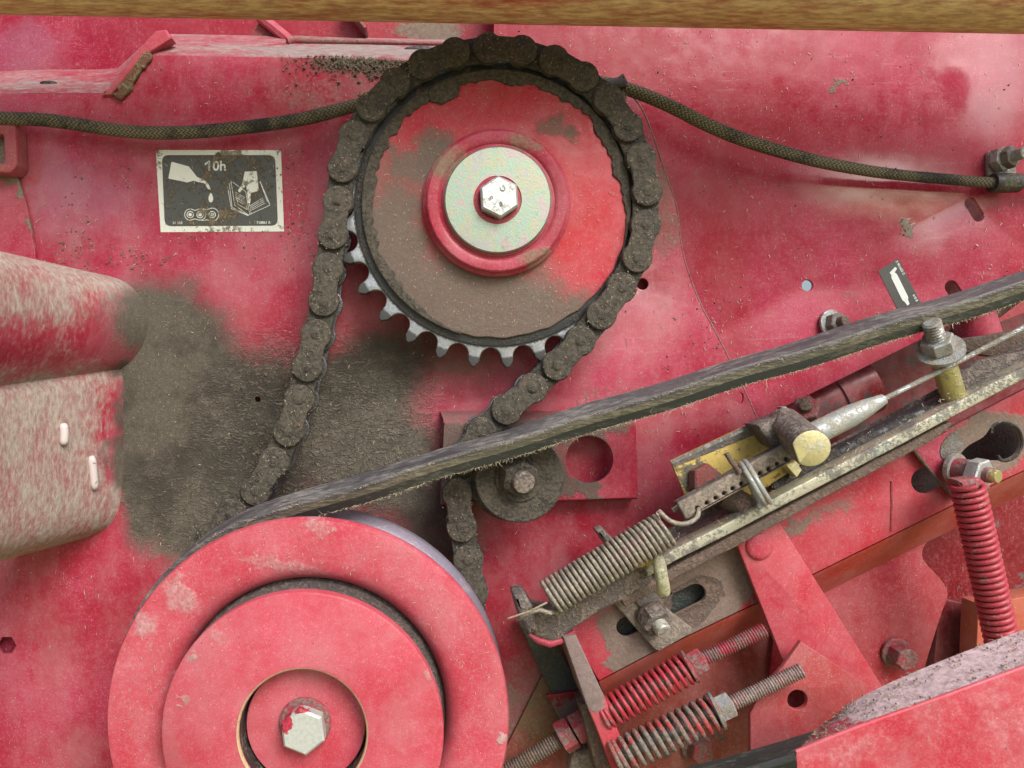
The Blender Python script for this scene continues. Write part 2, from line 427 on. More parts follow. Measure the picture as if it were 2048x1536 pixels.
M['dark'] = paint('red_enamel_shaded', dust=.0, streak=.2, haze=.15, specks=.5, chips=.3, red=(.12, .003, .006), faded=(.18, .008, .014))  # red darkened to put the shade of the gaps into the colour
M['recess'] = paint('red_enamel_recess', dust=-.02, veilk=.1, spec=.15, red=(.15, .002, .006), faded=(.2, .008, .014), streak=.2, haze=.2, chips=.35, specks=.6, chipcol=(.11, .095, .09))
M['housing'] = paint('red_housing', mud=[(285, 640, .02, 70, 130, 0, .75), (240, 900, .02, 36, 260, 0, .7), (240, 735, .03, 60, 24, 0, .5)], dust=.56, dcol=(.4, .375, .32), streak=.2, amp=1.5, lohi=(.02, .75), haze=.35, stretch=(1, 1, .5), specks=.8,
    clean=[(60, 690, .12, 150, 70, -.4, .4), (165, 870, .1, 80, 220, 0, .42), (60, 980, .16, 60, 120, 0, .35), (215, 700, .06, 60, 90, 0, .3), (190, 620, .08, 60, 80, 0, .3)])
M['pulley'] = paint('red_pulley_face', dust=.02, red=(.42, .02, .045), faded=(.55, .1, .145), dcol=(.5, .33, .33), streak=0, haze=.65, lohi=(.0, .75), rough=.5,
    spots=[(360, 1190, .115, 60, 40, .5, .4), (640, 1050, .115, 50, 25, 0, .4), (560, 1130, .115, 140, 20, .2, .3), (830, 1060, .115, 60, 18, .6, .4), (380, 1330, .11, 30, 130, .5, .35), (290, 1250, .115, 30, 30, 0, .35), (390, 1320, .13, 22, 22, 0, .6), (1000, 1480, .115, 12, 18, 0, .8)])
M['hubdisc'] = paint('red_cover_disc', dust=-.05, red=(.42, .02, .045), faded=(.54, .09, .135), lohi=(.0, .75), streak=0, haze=.6, rough=.5, dcol=(.44, .3, .28), spots=[(390, 1315, .135, 22, 22, 0, .6), (360, 1395, .135, 14, 14, 0, .5), (440, 1270, .135, 50, 30, .6, .25), (860, 1350, .135, 16, 16, 0, .5)])
M['web'] = paint('red_sprocket_web', dust=.1, streak=0, haze=.3, dcol=(.13, .128, .106), red=(.42, .008, .018), faded=(.48, .03, .06), lohi=(-.02, .95), amp=.6,
    clean=[(1190, 480, .055, 70, 200, .15, .3), (960, 215, .055, 200, 60, 0, .25)],
    spots=[(940, 600, .055, 330, 170, .15, .7), (770, 430, .055, 110, 200, .2, .55), (890, 330, .055, 90, 70, .5, .4), (960, 650, .055, 260, 120, .1, .75), (770, 520, .055, 90, 190, .3, .6), (830, 330, .055, 90, 40, .6, .35), (870, 290, .055, 60, 60, 0, .5), (1200, 640, .055, 90, 90, 0, .5),
           (1110, 255, .055, 45, 30, 0, .55), (1150, 265, .055, 25, 22, 0, .6), (950, 590, .055, 120, 60, 0, .4)])
M['gapring'] = coated('rusty_hub', (.1, .085, .08), (.16, .13, .12), .5, 160, .2, 0, .6, .95)
M['grease'] = coated('greasy_dust', (.03, .027, .023), (.078, .068, .052), .6, 110, .2, 0, .42, .95, bmp=.0007, grain=.55, c=(.1, .06, .035), ccover=.22, cscale=60)
M['grease_ring'] = coated('greasy_plate', (.026, .028, .03), (.085, .075, .056), .38, 70, .2, 0, .45, .95, bmp=.0008, c=(.1, .05, .03), ccover=.25, cscale=50)
M['link_in'] = coated('oily_link', (.16, .16, .17), (.05, .045, .036), .36, 120, .8, 0, .26, .95, bmp=.0007, grain=.4)
M['roller'] = coated('bright_roller', (.5, .52, .55), (.06, .052, .04), .35, 120, .9, 0, .22, .8, grain=.1)
def toothmat():
    n = NT('worn_tooth_steel'); c = P(993, 407, .055)
    v = n.vmul(n.vadd(n.pos, (-c.x, 0, -c.z)), (1, 0, 1)); l = n.new("ShaderNodeVectorMath"); l.operation = 'LENGTH'; n.put(l.inputs[0], v)
    f = n.noise(500, 4, .7); x = n.noise(120, 3, .6)
    r = n.add(l.outputs["Value"], n.mul(n.add(f, -.5), .004))
    band = n.mul(n.sm(r, .1053, .1066), n.sm(r, .1120, .1138, 1, 0))
    band = n.mul(band, n.sm(x, .3, .42))
    col = n.mix(band, (.045, .046, .045), n.mix(f, (.13, .145, .155), (.5, .53, .56)))
    return n.set(col, n.mixf(band, .6, .38), n.mul(band, .6), n.bump(f, .0003, .7))
M['tooth'] = toothmat()
M['sheen'] = coated('worn_groove', (.3, .27, .34), (.2, .16, .17), .35, 60, .5, 0, .35, .8, bmp=.0002)
M['zinc'] = coated('zinc_plate', (.55, .58, .58), (.34, .34, .3), .38, 90, .7, .1, .42, .8, bmp=.0002, grain=.3)
M['zincdull'] = coated('dull_zinc', (.4, .43, .44), (.24, .21, .17), .5, 110, .6, 0, .45, .9, bmp=.0003)
M['steel'] = coated('dull_steel', (.2, .2, .2), (.17, .145, .115), .52, 120, .6, 0, .45, .92, bmp=.0004)
M['rust'] = coated('rusty_steel', (.12, .09, .075), (.15, .105, .08), .5, 120, .2, 0, .6, .95, bmp=.0006, c=(.2, .06, .04), ccover=.15, cscale=40)
M['rustdust'] = coated('rusty_dusty_steel', (.1, .085, .08), (.22, .185, .16), .5, 60, .2, 0, .6, .95, bmp=.0008)
M['railedge'] = coated('rail_edge', (.46, .45, .34), (.17, .16, .14), .44, 55, .35, 0, .45, .9, c=(.16, .2, .2), ccover=.28, cscale=60, bmp=.0005)
M['gold'] = coated('yellow_zinc', (.62, .47, .14), (.14, .12, .09), .36, 170, .45, 0, .42, .9, bmp=.0004, grain=.35,
    spots=[(1400, 960, .07, 50, 45, 0, .45), (1560, 850, .07, 40, 50, 0, .35)])
M['goldface'] = coated('yellow_zinc_face', (.66, .6, .3), (.45, .45, .36), .42, 120, .35, 0, .45, .8, bmp=.0002, grain=.4)
M['brass'] = coated('yellow_zinc_pin', (.6, .54, .24), (.3, .27, .17), .42, 90, .7, 0, .33, .8, bmp=.0003)
M['alu'] = coated('cast_sleeve', (.36, .39, .39), (.33, .31, .25), .46, 90, .4, 0, .45, .85, bmp=.0003)
M['wire'] = coated('spring_wire', (.22, .2, .17), (.3, .26, .2), .5, 160, .4, 0, .5, .9, bmp=.0003)
M['redspring'] = coated('red_spring', (.36, .02, .035), (.26, .13, .12), .4, 120, 0, 0, .45, .9, bmp=.0003, grain=.4)
M['redbolt'] = coated('red_painted_bolt', (.32, .025, .045), (.2, .125, .115), .52, 110, 0, 0, .5, .9, bmp=.0004, grain=.4)
M['mixspring'] = coated('worn_red_spring', (.4, .035, .04), (.2, .17, .14), .55, 45, 0, 0, .5, .9, bmp=.0004, grain=.4)
M['tan'] = coated('dusty_grey_steel', (.2, .17, .15), (.24, .2, .16), .6, 60, .1, 0, .7, .95, bmp=.0005, grain=.5)
M['greenblack'] = coated('dark_inner_steel', (.035, .05, .055), (.08, .08, .06), .5, 60, .3, 0, .45, .9)
M['black'] = coated('black_plastic', (.02, .021, .024), (.12, .11, .075), .42, 80, 0, 0, .4, .9)
M['blackoil'] = coated('black_oily_bar', (.03, .032, .036), (.1, .085, .075), .45, 70, .3, 0, .4, .9, bmp=.0009)
M['rubberband'] = coated('belt_side_band', (.12, .115, .09), (.2, .185, .135), .5, 60, 0, 0, .7, .92, bmp=.0005, grain=.4, stretch=(.3, 1, 1))
M['rubber'] = coated('belt_side', (.035, .042, .04), (.095, .095, .075), .44, 45, 0, 0, .6, .92, bmp=.0003, grain=.3, stretch=(.35, 1, 1))
M['rubbertop'] = coated('belt_back', (.055, .052, .06), (.17, .16, .15), .46, 70, 0, 0, .5, .9, bmp=.0004, grain=.4, stretch=(.12, 1, 1), sharp=.16)
M['fuzz'] = coated('straw_fuzz', (.42, .37, .25), (.3, .26, .17), .5, 300, 0, 0, .8, .9)
M['straw'] = coated('straw_flecks', (.5, .42, .3), (.33, .27, .18), .45, 300, 0, 0, .7, .9)
M['crumb'] = coated('mud_crumbs', (.15, .125, .09), (.2, .17, .12), .5, 200, 0, 0, .9, .95, bmp=.0008)
M['beamtop'] = paint('dusty_red_beam', dust=.55, dcol=(.85, .66, .36), streak=0, haze=.2, stretch=(.22, 1, 1), specks=0, red=(.42, .02, .015), faded=(.48, .06, .03),
    clean=[(1500, 30, .25, 700, 60, 0, .12)])
M['boxbeam'] = paint('red_box_beam', dust=.12, red=(.4, .015, .035), faded=(.56, .1, .13), dcol=(.6, .4, .4), streak=.1, haze=.5, rough=.5, specks=1, lohi=(.05, .8), spots=[(1700, 1500, .215, 90, 26, -.3, .15), (1990, 1430, .215, 60, 60, 0, .12)])
M['boxtop'] = paint('red_box_beam_top', dust=.24, amp=1.6, red=(.38, .01, .03), faded=(.5, .07, .1), dcol=(.68, .54, .56), lohi=(.1, .75), spots=[(1800, 1385, .2, 260, 50, -.36, .6), (1980, 1310, .2, 160, 50, -.36, .6)], clean=[(1660, 1465, .2, 80, 40, -.5, .3)], streak=0, haze=.35, specks=1)
M['support'] = paint('red_support_plate', dust=.03, red=(.39, .012, .03), faded=(.48, .05, .08), dcol=(.21, .185, .15), streak=.1, haze=.3,
    spots=[(1310, 1250, .045, 230, 110, -.44, 1.1), (1440, 1170, .045, 140, 90, -.44, .9), (1480, 1120, .045, 110, 50, -.44, .5), (1600, 1050, .045, 200, 22, -.46, .5), (1975, 890, .045, 130, 90, -.4, 1.2)],
    clean=[(1178, 1300, .045, 50, 90, -.4, .9), (1700, 1060, .045, 130, 60, -.4, .2)], chips=.0)
M['webgold'] = M['gold']
def zinc_rainbow():
    n = NT('iridescent_zinc'); a = n.noise(45, 4, .65, dist=.5); f = n.noise(900, 3, .7); b = n.noise(140, 4, .7)
    r = n.new("ShaderNodeValToRGB"); e = r.color_ramp.elements; n.put(r.inputs[0], n.sm(n.add(a, n.mul(n.add(f, -.5), .35)), .25, .78))
    cols = [(.2, (.55, .57, .52)), (.36, (.68, .62, .36)), (.47, (.46, .66, .4)), (.55, (.36, .66, .66)), (.64, (.64, .64, .4)), (.74, (.7, .48, .52)), (.9, (.6, .6, .58))]
    e[0].position, e[0].color = cols[0][0], (*cols[0][1], 1); e[1].position, e[1].color = cols[-1][0], (*cols[-1][1], 1)
    for p, c in cols[1:-1]: q = e.new(p); q.color = (*c, 1)
    col = n.mix(n.mul(n.sm(b, .58, .7), .5), r.outputs[0], (.3, .28, .22))
    return n.set(n.mix(.55, col, (.13, .15, .15)), n.mixf(f, .3, .5), .75, n.bump(f, .0002, .6))
M['rainbow'] = zinc_rainbow()
def braid():
    n = NT('braided_sleeve'); u = n.new("ShaderNodeUVMap"); sp = n.new("ShaderNodeSeparateXYZ"); n.put(sp.inputs[0], u.outputs[0])
    L = n.mul(sp.outputs[0], 300.0); V = n.mul(sp.outputs[1], 8.0)
    fr = n.math('PINGPONG', V, .5)                                   # chevrons round the sleeve
    ph = n.math('FRACT', n.add(L, n.mul(fr, 1.7)))
    st = n.sm(n.math('ABSOLUTE', n.add(ph, -.5)), .1, .38)
    d = n.noise(28, 4, .7); f = n.noise(600, 3, .7)
    dirt = n.sm(n.add(d, n.mul(n.add(f, -.5), .5)), .3, .56)
    col = n.mix(dirt, (.035, .036, .032), (.22, .195, .115))
    col = n.mix(n.mul(st, .75), col, (.012, .012, .012))
    col = n.mix(n.mul(n.sm(f, .58, .75), .4), col, (.3, .26, .16))
    return n.set(col, .75, 0, n.bump(n.math('SUBTRACT', 1.0, st), .0008, .9))
M['braid'] = braid()
def grass():
    n = NT('meadow'); return n.set(n.mix(n.noise(3, 6, .7), (.2, .21, .07), (.36, .31, .13)), .9, 0)
M['grass'] = grass()
M['white_print'] = flat_print('white_print', (.74, .78, .7), .3)
M['black_print'] = flat_print('black_print', (.035, .042, .042), .34)
M['white_clean'] = flat_print('white_clean', (.76, .82, .82), .08)
M['slotlight'] = flat_print('slot_daylight', (.62, .54, .55), .2)  # pale colour for the daylight showing through the slots
M['black_clean'] = flat_print('black_clean', (.028, .034, .04), .1)

M['ledgepink'] = paint('step_pink', red=(.4, .03, .06), faded=(.5, .12, .17), dust=.05, dcol=(.3, .25, .22), streak=0, haze=.5)
M['lipdust'] = paint('lip_dust', dust=.5, dcol=(.26, .22, .19), streak=0, haze=.4)

M['weldmud'] = coated('weld_mud', (.16, .05, .03), (.2, .165, .09), .5, 70, 0, 0, .7, .95, bmp=.001, grain=.5)

M['grease2'] = coated('greasy_dust_inner', (.024, .021, .018), (.066, .058, .045), .55, 110, .15, 0, .5, .95, bmp=.0009, grain=.5)

M['upper'] = paint('red_upper_sheet', dust=-.15, streak=.6, haze=.1, veilk=.15, red=(.25, .002, .02), faded=(.32, .012, .05), rough=.4, shade_tint=[(700, 60, -.03, 600, 120, 0, .8)], gloss=[(0, 70, 0, 110, 80, 0, 1)], spots=[(540, 70, -.03, 60, 40, 0, .6), (860, 60, -.03, 120, 50, 0, .8), (420, 70, -.03, 40, 20, 0, .3)])  # darker red patch paints the shade above the ledge

M['interior'] = coated('shaded_interior', (.03, .022, .02), (.07, .02, .018), .45, 40, 0, 0, .6, .95)  # near-black colour carries the shade behind the openings
# ================================================================ setting
g = G().add([(-60, -60, -1.05), (60, -60, -1.05), (60, 60, -1.05), (-60, 60, -1.05)], [(0, 1, 2, 3)])
tag(build('ground', g, M['grass']), 'grassy ground below the machine', kind='structure')

# ---------------------------------------------------------------- rear sheet of the machine side
HB, HF = 0.0, 0.012
bp = [(-420, 230), (985, 150), (1000, -420), (2500, -420), (2500, 395), (2110, 545), (1800, 700), (1520, 838), (1380, 905), (1200, 1700), (-420, 1700)]
back = thing('rear_side_sheet', P(1500, 300, 0), 'large red steel side sheet behind the curved plate, top right of the machine', 'panel')
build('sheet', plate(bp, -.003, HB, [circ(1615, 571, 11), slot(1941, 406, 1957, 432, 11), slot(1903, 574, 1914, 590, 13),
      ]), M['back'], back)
build('upper_sheet', plate([(-420, -420), (1060, -420), (1060, 170), (-420, 240)], -.036, -.032), M['upper'], back)
build('weld_rib', tube([P(520, 34, -.028), P(545, 53, -.027), P(580, 82, -.024)], .0046, 8), M['ledgepink'], back)
build('rib', extrude([(-.001, 0), (.001, 0), (.001, .02), (-.001, .02)], P(690, 18, -.032), P(735, 76, -.032)), M['lipdust'], back)
# ---------------------------------------------------------------- curved front sheet with its bent-back top ledge
topedge = [(-420, 196), (0, 188), (120, 186), (206, 186), (222, 180), (236, 166), (262, 140), (292, 112), (318, 110), (340, 110), (560, 114), (760, 118), (925, 122)]
curve = [(1235, 175), (1262, 190), (1284, 218), (1303, 262), (1330, 345), (1349, 398), (1356, 430), (1360, 470), (1368, 515), (1384, 566), (1406, 618), (1430, 662), (1452, 705), (1470, 742), (1492, 786), (1508, 822), (1518, 846)]
fp = topedge + [(1100, 132)] + curve + [(1480, 900), (1400, 990), (1330, 1100), (1330, 1700), (-420, 1700)]
hexhole = circ(13, 1291, 19, 6)
front = thing('curved_side_plate', P(600, 700, HF), 'red curved-edge side plate caked with brown mud behind the drive chain', 'plate')
build('sheet', plate(fp, HF - .003, HF, [circ(1285, 568, 11.5, 24), hexhole, circ(515, 799, 5.5, 16), circ(1481, 797, 6, 16, 11, .1)]), M['front'], front)
up = [(-420, 150), (0, 142), (100, 139), (200, 139), (236, 136), (262, 112), (290, 86), (318, 70), (340, 68), (560, 72), (760, 76), (925, 80)]
low = [(-420, 196), (0, 188), (100, 186), (206, 186), (236, 166), (262, 140), (292, 113), (318, 110.5), (340, 110.5), (560, 114.5), (760, 118.5), (925, 122.5)]
rows = []
for t in range(7):
    a = t / 6
    rows.append([P(l[0] + (u_[0] - l[0]) * a, l[1] + (u_[1] - l[1]) * a, HF - .0004 - (HF + .030) * (0.10 * a + 0.9 * a ** 1.6)) for l, u_ in zip(low, up)])
build('top_ledge', loft(rows), paint('red_ledge', dust=.42, dcol=(.33, .28, .27), streak=0, haze=.5, stretch=(.4, 1, 1),
      spots=[(700, 95, .006, 260, 40, 0, .45), (100, 165, .006, 160, 30, 0, .15), (420, 90, .006, 100, 20, 0, .1)]), front, smooth=60)
for cx, cy, a_, b_, h_ in ((96, 165, 17, 4.5, .0015), (838, 97, 30, 6, -.003)):
    build('ledge_hole', plate(circ(cx, cy, a_, 20, b_), h_ - .003, h_, bevel=.0004), M['blackoil'], front)
build('weld_bead', plate(rag([(222, 192), (240, 199), (258, 188), (266, 164), (288, 134), (304, 112), (297, 100), (284, 108), (266, 132), (252, 152), (236, 172)], 6, 3.0, 4), .0115, .0148, bevel=.0015, res=3), M['weldmud'], front, smooth=80)
build('step_edge', plate([(204, 190), (222, 190), (250, 158), (286, 112), (344, 76), (332, 58), (312, 60), (292, 80), (262, 118), (232, 158)], .003, .0142, bevel=.0016), M['ledgepink'], front, smooth=60)
build('ledge_lip', tube([P(575, 84, -.010), P(590, 80, -.012), P(760, 84, -.012), P(915, 88, -.013)], [.0036, .0034, .002, .0015], 10), M['lipdust'], front, smooth=80)

# overlapping small plate, far left
g = plate(rag([(-300, 338), (28, 338), (34, 352), (52, 410), (62, 462), (74, 524), (76, 560), (-300, 560)], 14, 1.5, 3), .0125, .0155)
single('overlap_plate', g, paint('overlap_red', dust=.14, streak=.8, haze=.5, spots=[(62, 430, .015, 14, 140, -.25, .7), (20, 350, .015, 60, 20, 0, .5)]),
       'small red plate with a dirt-crusted slanting edge at the left above the round housing', 'plate')
build('edge_line', tube([P(x, y, HF - .0002) for x, y in [tuple(v[:2]) for v in catmull([(x, y, 0) for x, y in curve], 3)]], .0006, 6), M['lipdust'], front, smooth=80)
lb = thing('window_bracket', P(10, 290, .02), 'red-brown bracket with a square window under the hose at the left', 'bracket')
build('frame', plate(rnd([(-200, 232), (30, 232), (34, 330), (22, 345), (-200, 346)], 6), .013, .03, [rnd([(-160, 268), (6, 268), (9, 326), (-160, 326)], 5)], .0015),
      paint('bracket_red', dust=.3, dcol=(.2, .15, .07), streak=.3), lb)
build('backing', plate([(-190, 250), (18, 250), (18, 336), (-190, 336)], .0126, .0165), M['tan'], lb)

# ---------------------------------------------------------------- round housing, left
hz = thing('round_housing', P(120, 820, HF), 'dusty red drum-like housing sticking out of the sheet at the left, with two slots', 'housing')
base_u = [(60, 566), (120, 551), (180, 548), (232, 556), (268, 578), (292, 612), (298, 650), (286, 690), (262, 722), (240, 738)]
outer_u = [(-420, 560), (-380, 490), (-320, 452), (-250, 444), (-190, 462), (-150, 510), (-138, 590), (-150, 680), (-190, 750), (-240, 806)]
base_l = [(240, 738), (246, 760), (247, 830), (247, 900), (245, 960), (240, 1005), (228, 1038), (205, 1060), (150, 1082), (40, 1106)]
outer_l = [(-240, 806), (-215, 835), (-205, 890), (-205, 980), (-208, 1050), (-216, 1110), (-236, 1155), (-275, 1185), (-345, 1215), (-450, 1250)]
def hrows(b, o, h1, fil):
    rows = []
    n = 48
    for i in range(n + 1):
        t = i / n; h = HF + (h1 - HF) * t; flare = fil * max(0, 1 - t / .09) ** 2
        rows.append([P(p[0] + (q[0] - p[0]) * t ** 1.0, p[1] + (q[1] - p[1]) * t, h) for p, q in zip(b, o)])
    return rows
def dense(L, sub=4): return [(v.x, v.y) for v in catmull([(x, y, 0) for x, y in L], sub)]
ru = hrows(dense(base_u), dense(outer_u), .2, 0); rl = hrows(dense(base_l, 14), dense(outer_l, 14), .2, 0)
build('upper_drum', loft(ru), M['housing'], hz, smooth=70)
gl = loft(rl); ncol = len(rl[0])
build('lower_drum', gl, M['housing'], hz, smooth=50)
def on_low(px, py):                                   # nearest point of the drum side to a picture point
    best = None
    for r in rl:
        for k in range(len(r) - 1):
            q = r[k]; s_ = F / (D + q.y); x, y = X0 + q.x * s_, Y0 - q.z * s_
            d_ = (x - px) ** 2 + (y - py) ** 2
            if best is None or d_ < best[0]: best = (d_, q)
    return best[1]
for pts in (((128, 846), (122, 866), (124, 890)), ((181, 912), (182, 945), (185, 980))):
    q = [on_low(*pts[0]), on_low(*pts[2])]; q.insert(1, (q[0] + q[1]) / 2 + Vector((.0006 if pts[0][0] < 150 else 0, 0, 0))); q = [p + Vector((.0012, -.0008, 0)) for p in q]
    build('slot', tube(catmull(q, 6), [.0016, .0026] + [.0031] * 9 + [.0026, .0016], 12), M['slotlight'], hz, smooth=80)  # pale tubes laid on the drum, daylight through the slots put into their colour

# ---------------------------------------------------------------- tube across the top, nearest the camera
hb = .115; a_, b_ = P(-260, 24, hb), P(2400, 74, hb)
dn = Vector((0, 0, 1)); r_ = .036
single('top_tube', lathe(a_ + Vector((0, 0, r_ * .97 + .0045)), [(r_, 0), (r_, (b_ - a_).length)], 96, b_ - a_), M['beamtop'],
       'thick red tube coated in golden dust across the top of the picture', 'tube', smooth=60)

# ================================================================ sprocket
HC = .048
SC = P(993, 407, .055); sc = Vector((SC.x, 0, SC.z))
sp = thing('chain_sprocket', Vector((SC.x, -HC, SC.z)), 'big red toothed sprocket with a round zinc washer and hex bolt at its centre', 'sprocket')
NT_ = 29; RP = .1137; PT = 2 * RP * math.sin(math.pi / NT_); RR = .0079
def tooth_ring(h0, h1, rin):
    pts = []
    for k in range(NT_):
        a0 = 2 * math.pi * (k + .5) / NT_ + .02
        cx, cz = RP * math.cos(a0), RP * math.sin(a0)
        gl_ = []
        for j in range(13):
            t = math.pi + a0 + R(-66 + 132 * j / 12)
            gl_.append((cx + RR * math.cos(t), cz + RR * math.sin(t)))
        # flank out to the tip
        at = a0 - math.pi / NT_; ab = a0 + math.pi / NT_; w_ = .0016; rt = RP + .0082
        t1 = (rt * math.cos(at) - w_ * -math.sin(at) * -1, rt * math.sin(at) - w_ * math.cos(at) * -1)
        f1 = (rt * math.cos(at) + w_ * -math.sin(at), rt * math.sin(at) + w_ * math.cos(at))
        f2 = (rt * math.cos(ab) - w_ * -math.sin(ab), rt * math.sin(ab) - w_ * math.cos(ab))
        pts += [f1] + gl_[::-1][::-1] + [f2]
    return pts
def order(pts):                                       # keep the outline turning one way
    return pts
def ring_plate(pts, h0, h1, holes=(), bevel=.0006, res=2):
    loops = [[(x + SC.x, z + SC.z) for x, z in L] for L in [pts] + list(holes)]
    vs, fs = flat_mesh(loops, (h1 - h0) / 2, bevel, res); hc = (h0 + h1) / 2
    vs, fs = weld([Vector((v.x, -hc - v.z, v.y)) for v in vs], fs); return G().add(vs, fs)
def c2(r, n=96, x=0, z=0): return [(x + r * math.cos(2 * math.pi * k / n), z + r * math.sin(2 * math.pi * k / n)) for k in range(n)]
tp = []
for k in range(NT_):
    a0 = 2 * math.pi * (k + .5) / NT_ + .02; cx, cz = RP * math.cos(a0), RP * math.sin(a0)
    at = a0 - math.pi / NT_; ab = a0 + math.pi / NT_; w_ = .0012; rt = RP + .0070
    tp.append((rt * math.cos(at) - w_ * math.sin(at), rt * math.sin(at) + w_ * math.cos(at)))
    ra = RP + .0030; tp.append((ra * math.cos(at + .036) , ra * math.sin(at + .036)))
    for j in range(11):
        t = a0 + math.pi - R(72 - 144 * j / 10) * 1.0
        t = a0 + math.pi + R(72 - 144 * j / 10)
        tp.append((cx + RR * math.cos(t), cz + RR * math.sin(t)))
    tp.append((ra * math.cos(ab - .036), ra * math.sin(ab - .036)))
    tp.append((rt * math.cos(ab) + w_ * math.sin(ab), rt * math.sin(ab) - w_ * math.cos(ab)))
build('toothed_ring', ring_plate(tp, .040, .0495, [c2(.088)], .0009, 2), M['tooth'], sp)
build('oily_band', ring_plate(c2(.1046), .049, .0503, [c2(.09)], .0005), M['grease_ring'], sp)
ragr = []
for k in range(160):
    a0 = 2 * math.pi * k / 160; ragr.append(((.0985 + .0012 * math.sin(9 * a0) * mnoise.noise((a0 * 2, 1, 0)) + .0010 * mnoise.noise((math.cos(a0) * 12, math.sin(a0) * 12, 2))) * math.cos(a0),) )
def radial(r, amp, fr, n=200, seed=0): return [((r + amp * mnoise.noise((math.cos(2 * math.pi * k / n) * fr, math.sin(2 * math.pi * k / n) * fr, seed))) * math.cos(2 * math.pi * k / n), (r + amp * mnoise.noise((math.cos(2 * math.pi * k / n) * fr, math.sin(2 * math.pi * k / n) * fr, seed))) * math.sin(2 * math.pi * k / n)) for k in range(n)]
build('web_disc', ring_plate(radial(.0985, .0013, 9), .042, .0525, [], .001), M['web'], sp)
# caked dirt ring where the chain throws it: thick at the top and sides, open towards lower right
mudr = []
n = 240
inn, out = [], []
for k in range(n + 1):
    a0 = R(-20) + R(275) * k / n                      # from the right side over the top round to lower left
    th = .0085 + .004 * mnoise.noise((math.cos(a0) * 5, math.sin(a0) * 5, 4)) + .003 * mnoise.noise((math.cos(a0) * 18, math.sin(a0) * 18, 1))
    e_ = min(1, min(k, n - k) / 30); ro = .0992
    out.append((ro * math.cos(a0), ro * math.sin(a0))); inn.append(((ro - max(.001, th * e_)) * math.cos(a0), (ro - max(.001, th * e_)) * math.sin(a0)))
build('caked_dirt', ring_plate(out + inn[::-1], .052, .0542, [], .0008), M['grease'], sp)
for (px, py, rx, ry, ro) in ((888, 182, 34, 22, -.35),):
    build('dirt_lump', plate(rag(circ(px, py, rx, 24, ry, ro), 8, 2, 4), .052, .0555, bevel=.0014), M['grease'], sp, smooth=60)
c = Vector((SC.x, 0, SC.z))
build('hub', lathe(c, [(.054, .05), (.054, .0575), (.0532, .0583), (.0512, .0592), (.0512, .0628), (.0502, .0636), (.0445, .0637), (.0425, .0628), (.0417, .0618), (.0405, .0622), (.0400, .0636), (.0385, .0638), (.01, .0638)], 96), paint('red_hub', dust=.16, streak=0, haze=.35, dcol=(.22, .2, .13),
      spots=[(900, 330, .06, 60, 60, 0, .35), (1050, 290, .06, 60, 30, 0, .3), (1080, 520, .06, 60, 40, 0, .35)]), sp)
build('zinc_washer', lathe(c, [(.0155, .064), (.0386, .064), (.0386, .0662), (.0376, .0672), (.0172, .0672), (.0166, .0662), (.0155, .064)], 96), M['rainbow'], sp)
build('paint_ring', lathe(c + Vector((-.0005, 0, -.0005)), [(.0171, .065), (.0171, .06735), (.014, .0674), (.012, .066)], 48), M['plain'], sp)
bolt = build('hex_bolt', hexa(c + Vector((.0004, -.0673, .0002)), .0150, .009, phase=R(94)), M['zinc'], sp)
hbolt = .0673 + .009
s_ = S(hbolt)
def on_bolt(txt, ox, oy, size, rot): return lettering(txt, X0 + (c.x + ox) / s_, Y0 - (c.z + oy) / s_, hbolt, size / s_, rot, .00025)
gm = on_bolt('8', -.0058, -.0012, .0048, R(-50)); gm.join(on_bolt('.', -.002, -.004, .0048, R(-20))); gm.join(on_bolt('8', .0015, -.0055, .0048, R(15))); gm.join(on_bolt('C', .003, .0055, .0055, R(110)))
gm.v = [v + Vector((0, -.0002, 0)) for v in gm.v]
build('bolt_marking', gm, M['zincdull'], bolt, loc=WL[bolt.name])

# ================================================================ roller chain
HCH = .045
ch = thing('roller_chain', Vector((SC.x, -HCH, SC.z)), 'dirt-caked roller chain running over the big sprocket and down past the idler', 'chain')
CC = P(986, 405, .058)
def W2(px, py): q = P(px, py, .058); return (q.x, q.z)
left = [W2(*p) for p in ((420, 1078), (468, 1022), (519, 973), (554, 914), (584, 848), (603, 781), (619, 717), (636, 654), (650, 588), (657, 523), (668, 458))]
RCH = .1125
arc = []
for k in range(60):
    a0 = R(180 + 1) - R(1 + 180 + 36) * k / 59
    arc.append((CC.x + RCH * math.cos(a0), CC.z + RCH * math.sin(a0)))
arc = [p for p in arc if not (p[0] < CC.x and p[1] < W2(0, 395)[1])]
right = [W2(*p) for p in ((1197, 636), (1153, 690), (1105, 740), (1055, 785), (1003, 828), (955, 872), (920, 930), (915, 995), (925, 1065), (938, 1130), (946, 1190), (944, 1260))]
path = [Vector((p[0], p[1], 0)) for p in left + arc[:] + right]
dp = catmull(path, 10)
pins = [dp[0]]
for i in range(1, len(dp)):
    while True:
        a, b = dp[i - 1], dp[i]; L = (b - pins[-1]).length
        if L < PT: break
        lo, hi = 0.0, 1.0
        if (a - pins[-1]).length > PT: pins.append(a.copy()); break
        for _ in range(20):
            m_ = (lo + hi) / 2
            if (a.lerp(b, m_) - pins[-1]).length < PT: lo = m_
            else: hi = m_
        pins.append(a.lerp(b, hi))
def bone(rad, waist, n=12):
    h = PT / 2; o = []
    th = math.acos(min(.99, (h - .0015) / (rad + .0))) if rad > h else R(38)
    th = math.asin(waist / rad)
    for k in range(n + 1): t = -math.pi + th + (2 * math.pi - 2 * th) * k / n; o.append((h + rad * math.cos(t) * 1, rad * math.sin(t)))
    o = [q for q in o]
    mid_ = [(0, waist)]
    lft = [(-x, -y) for x, y in o]
    return o + mid_ + lft + [(0, -waist)]
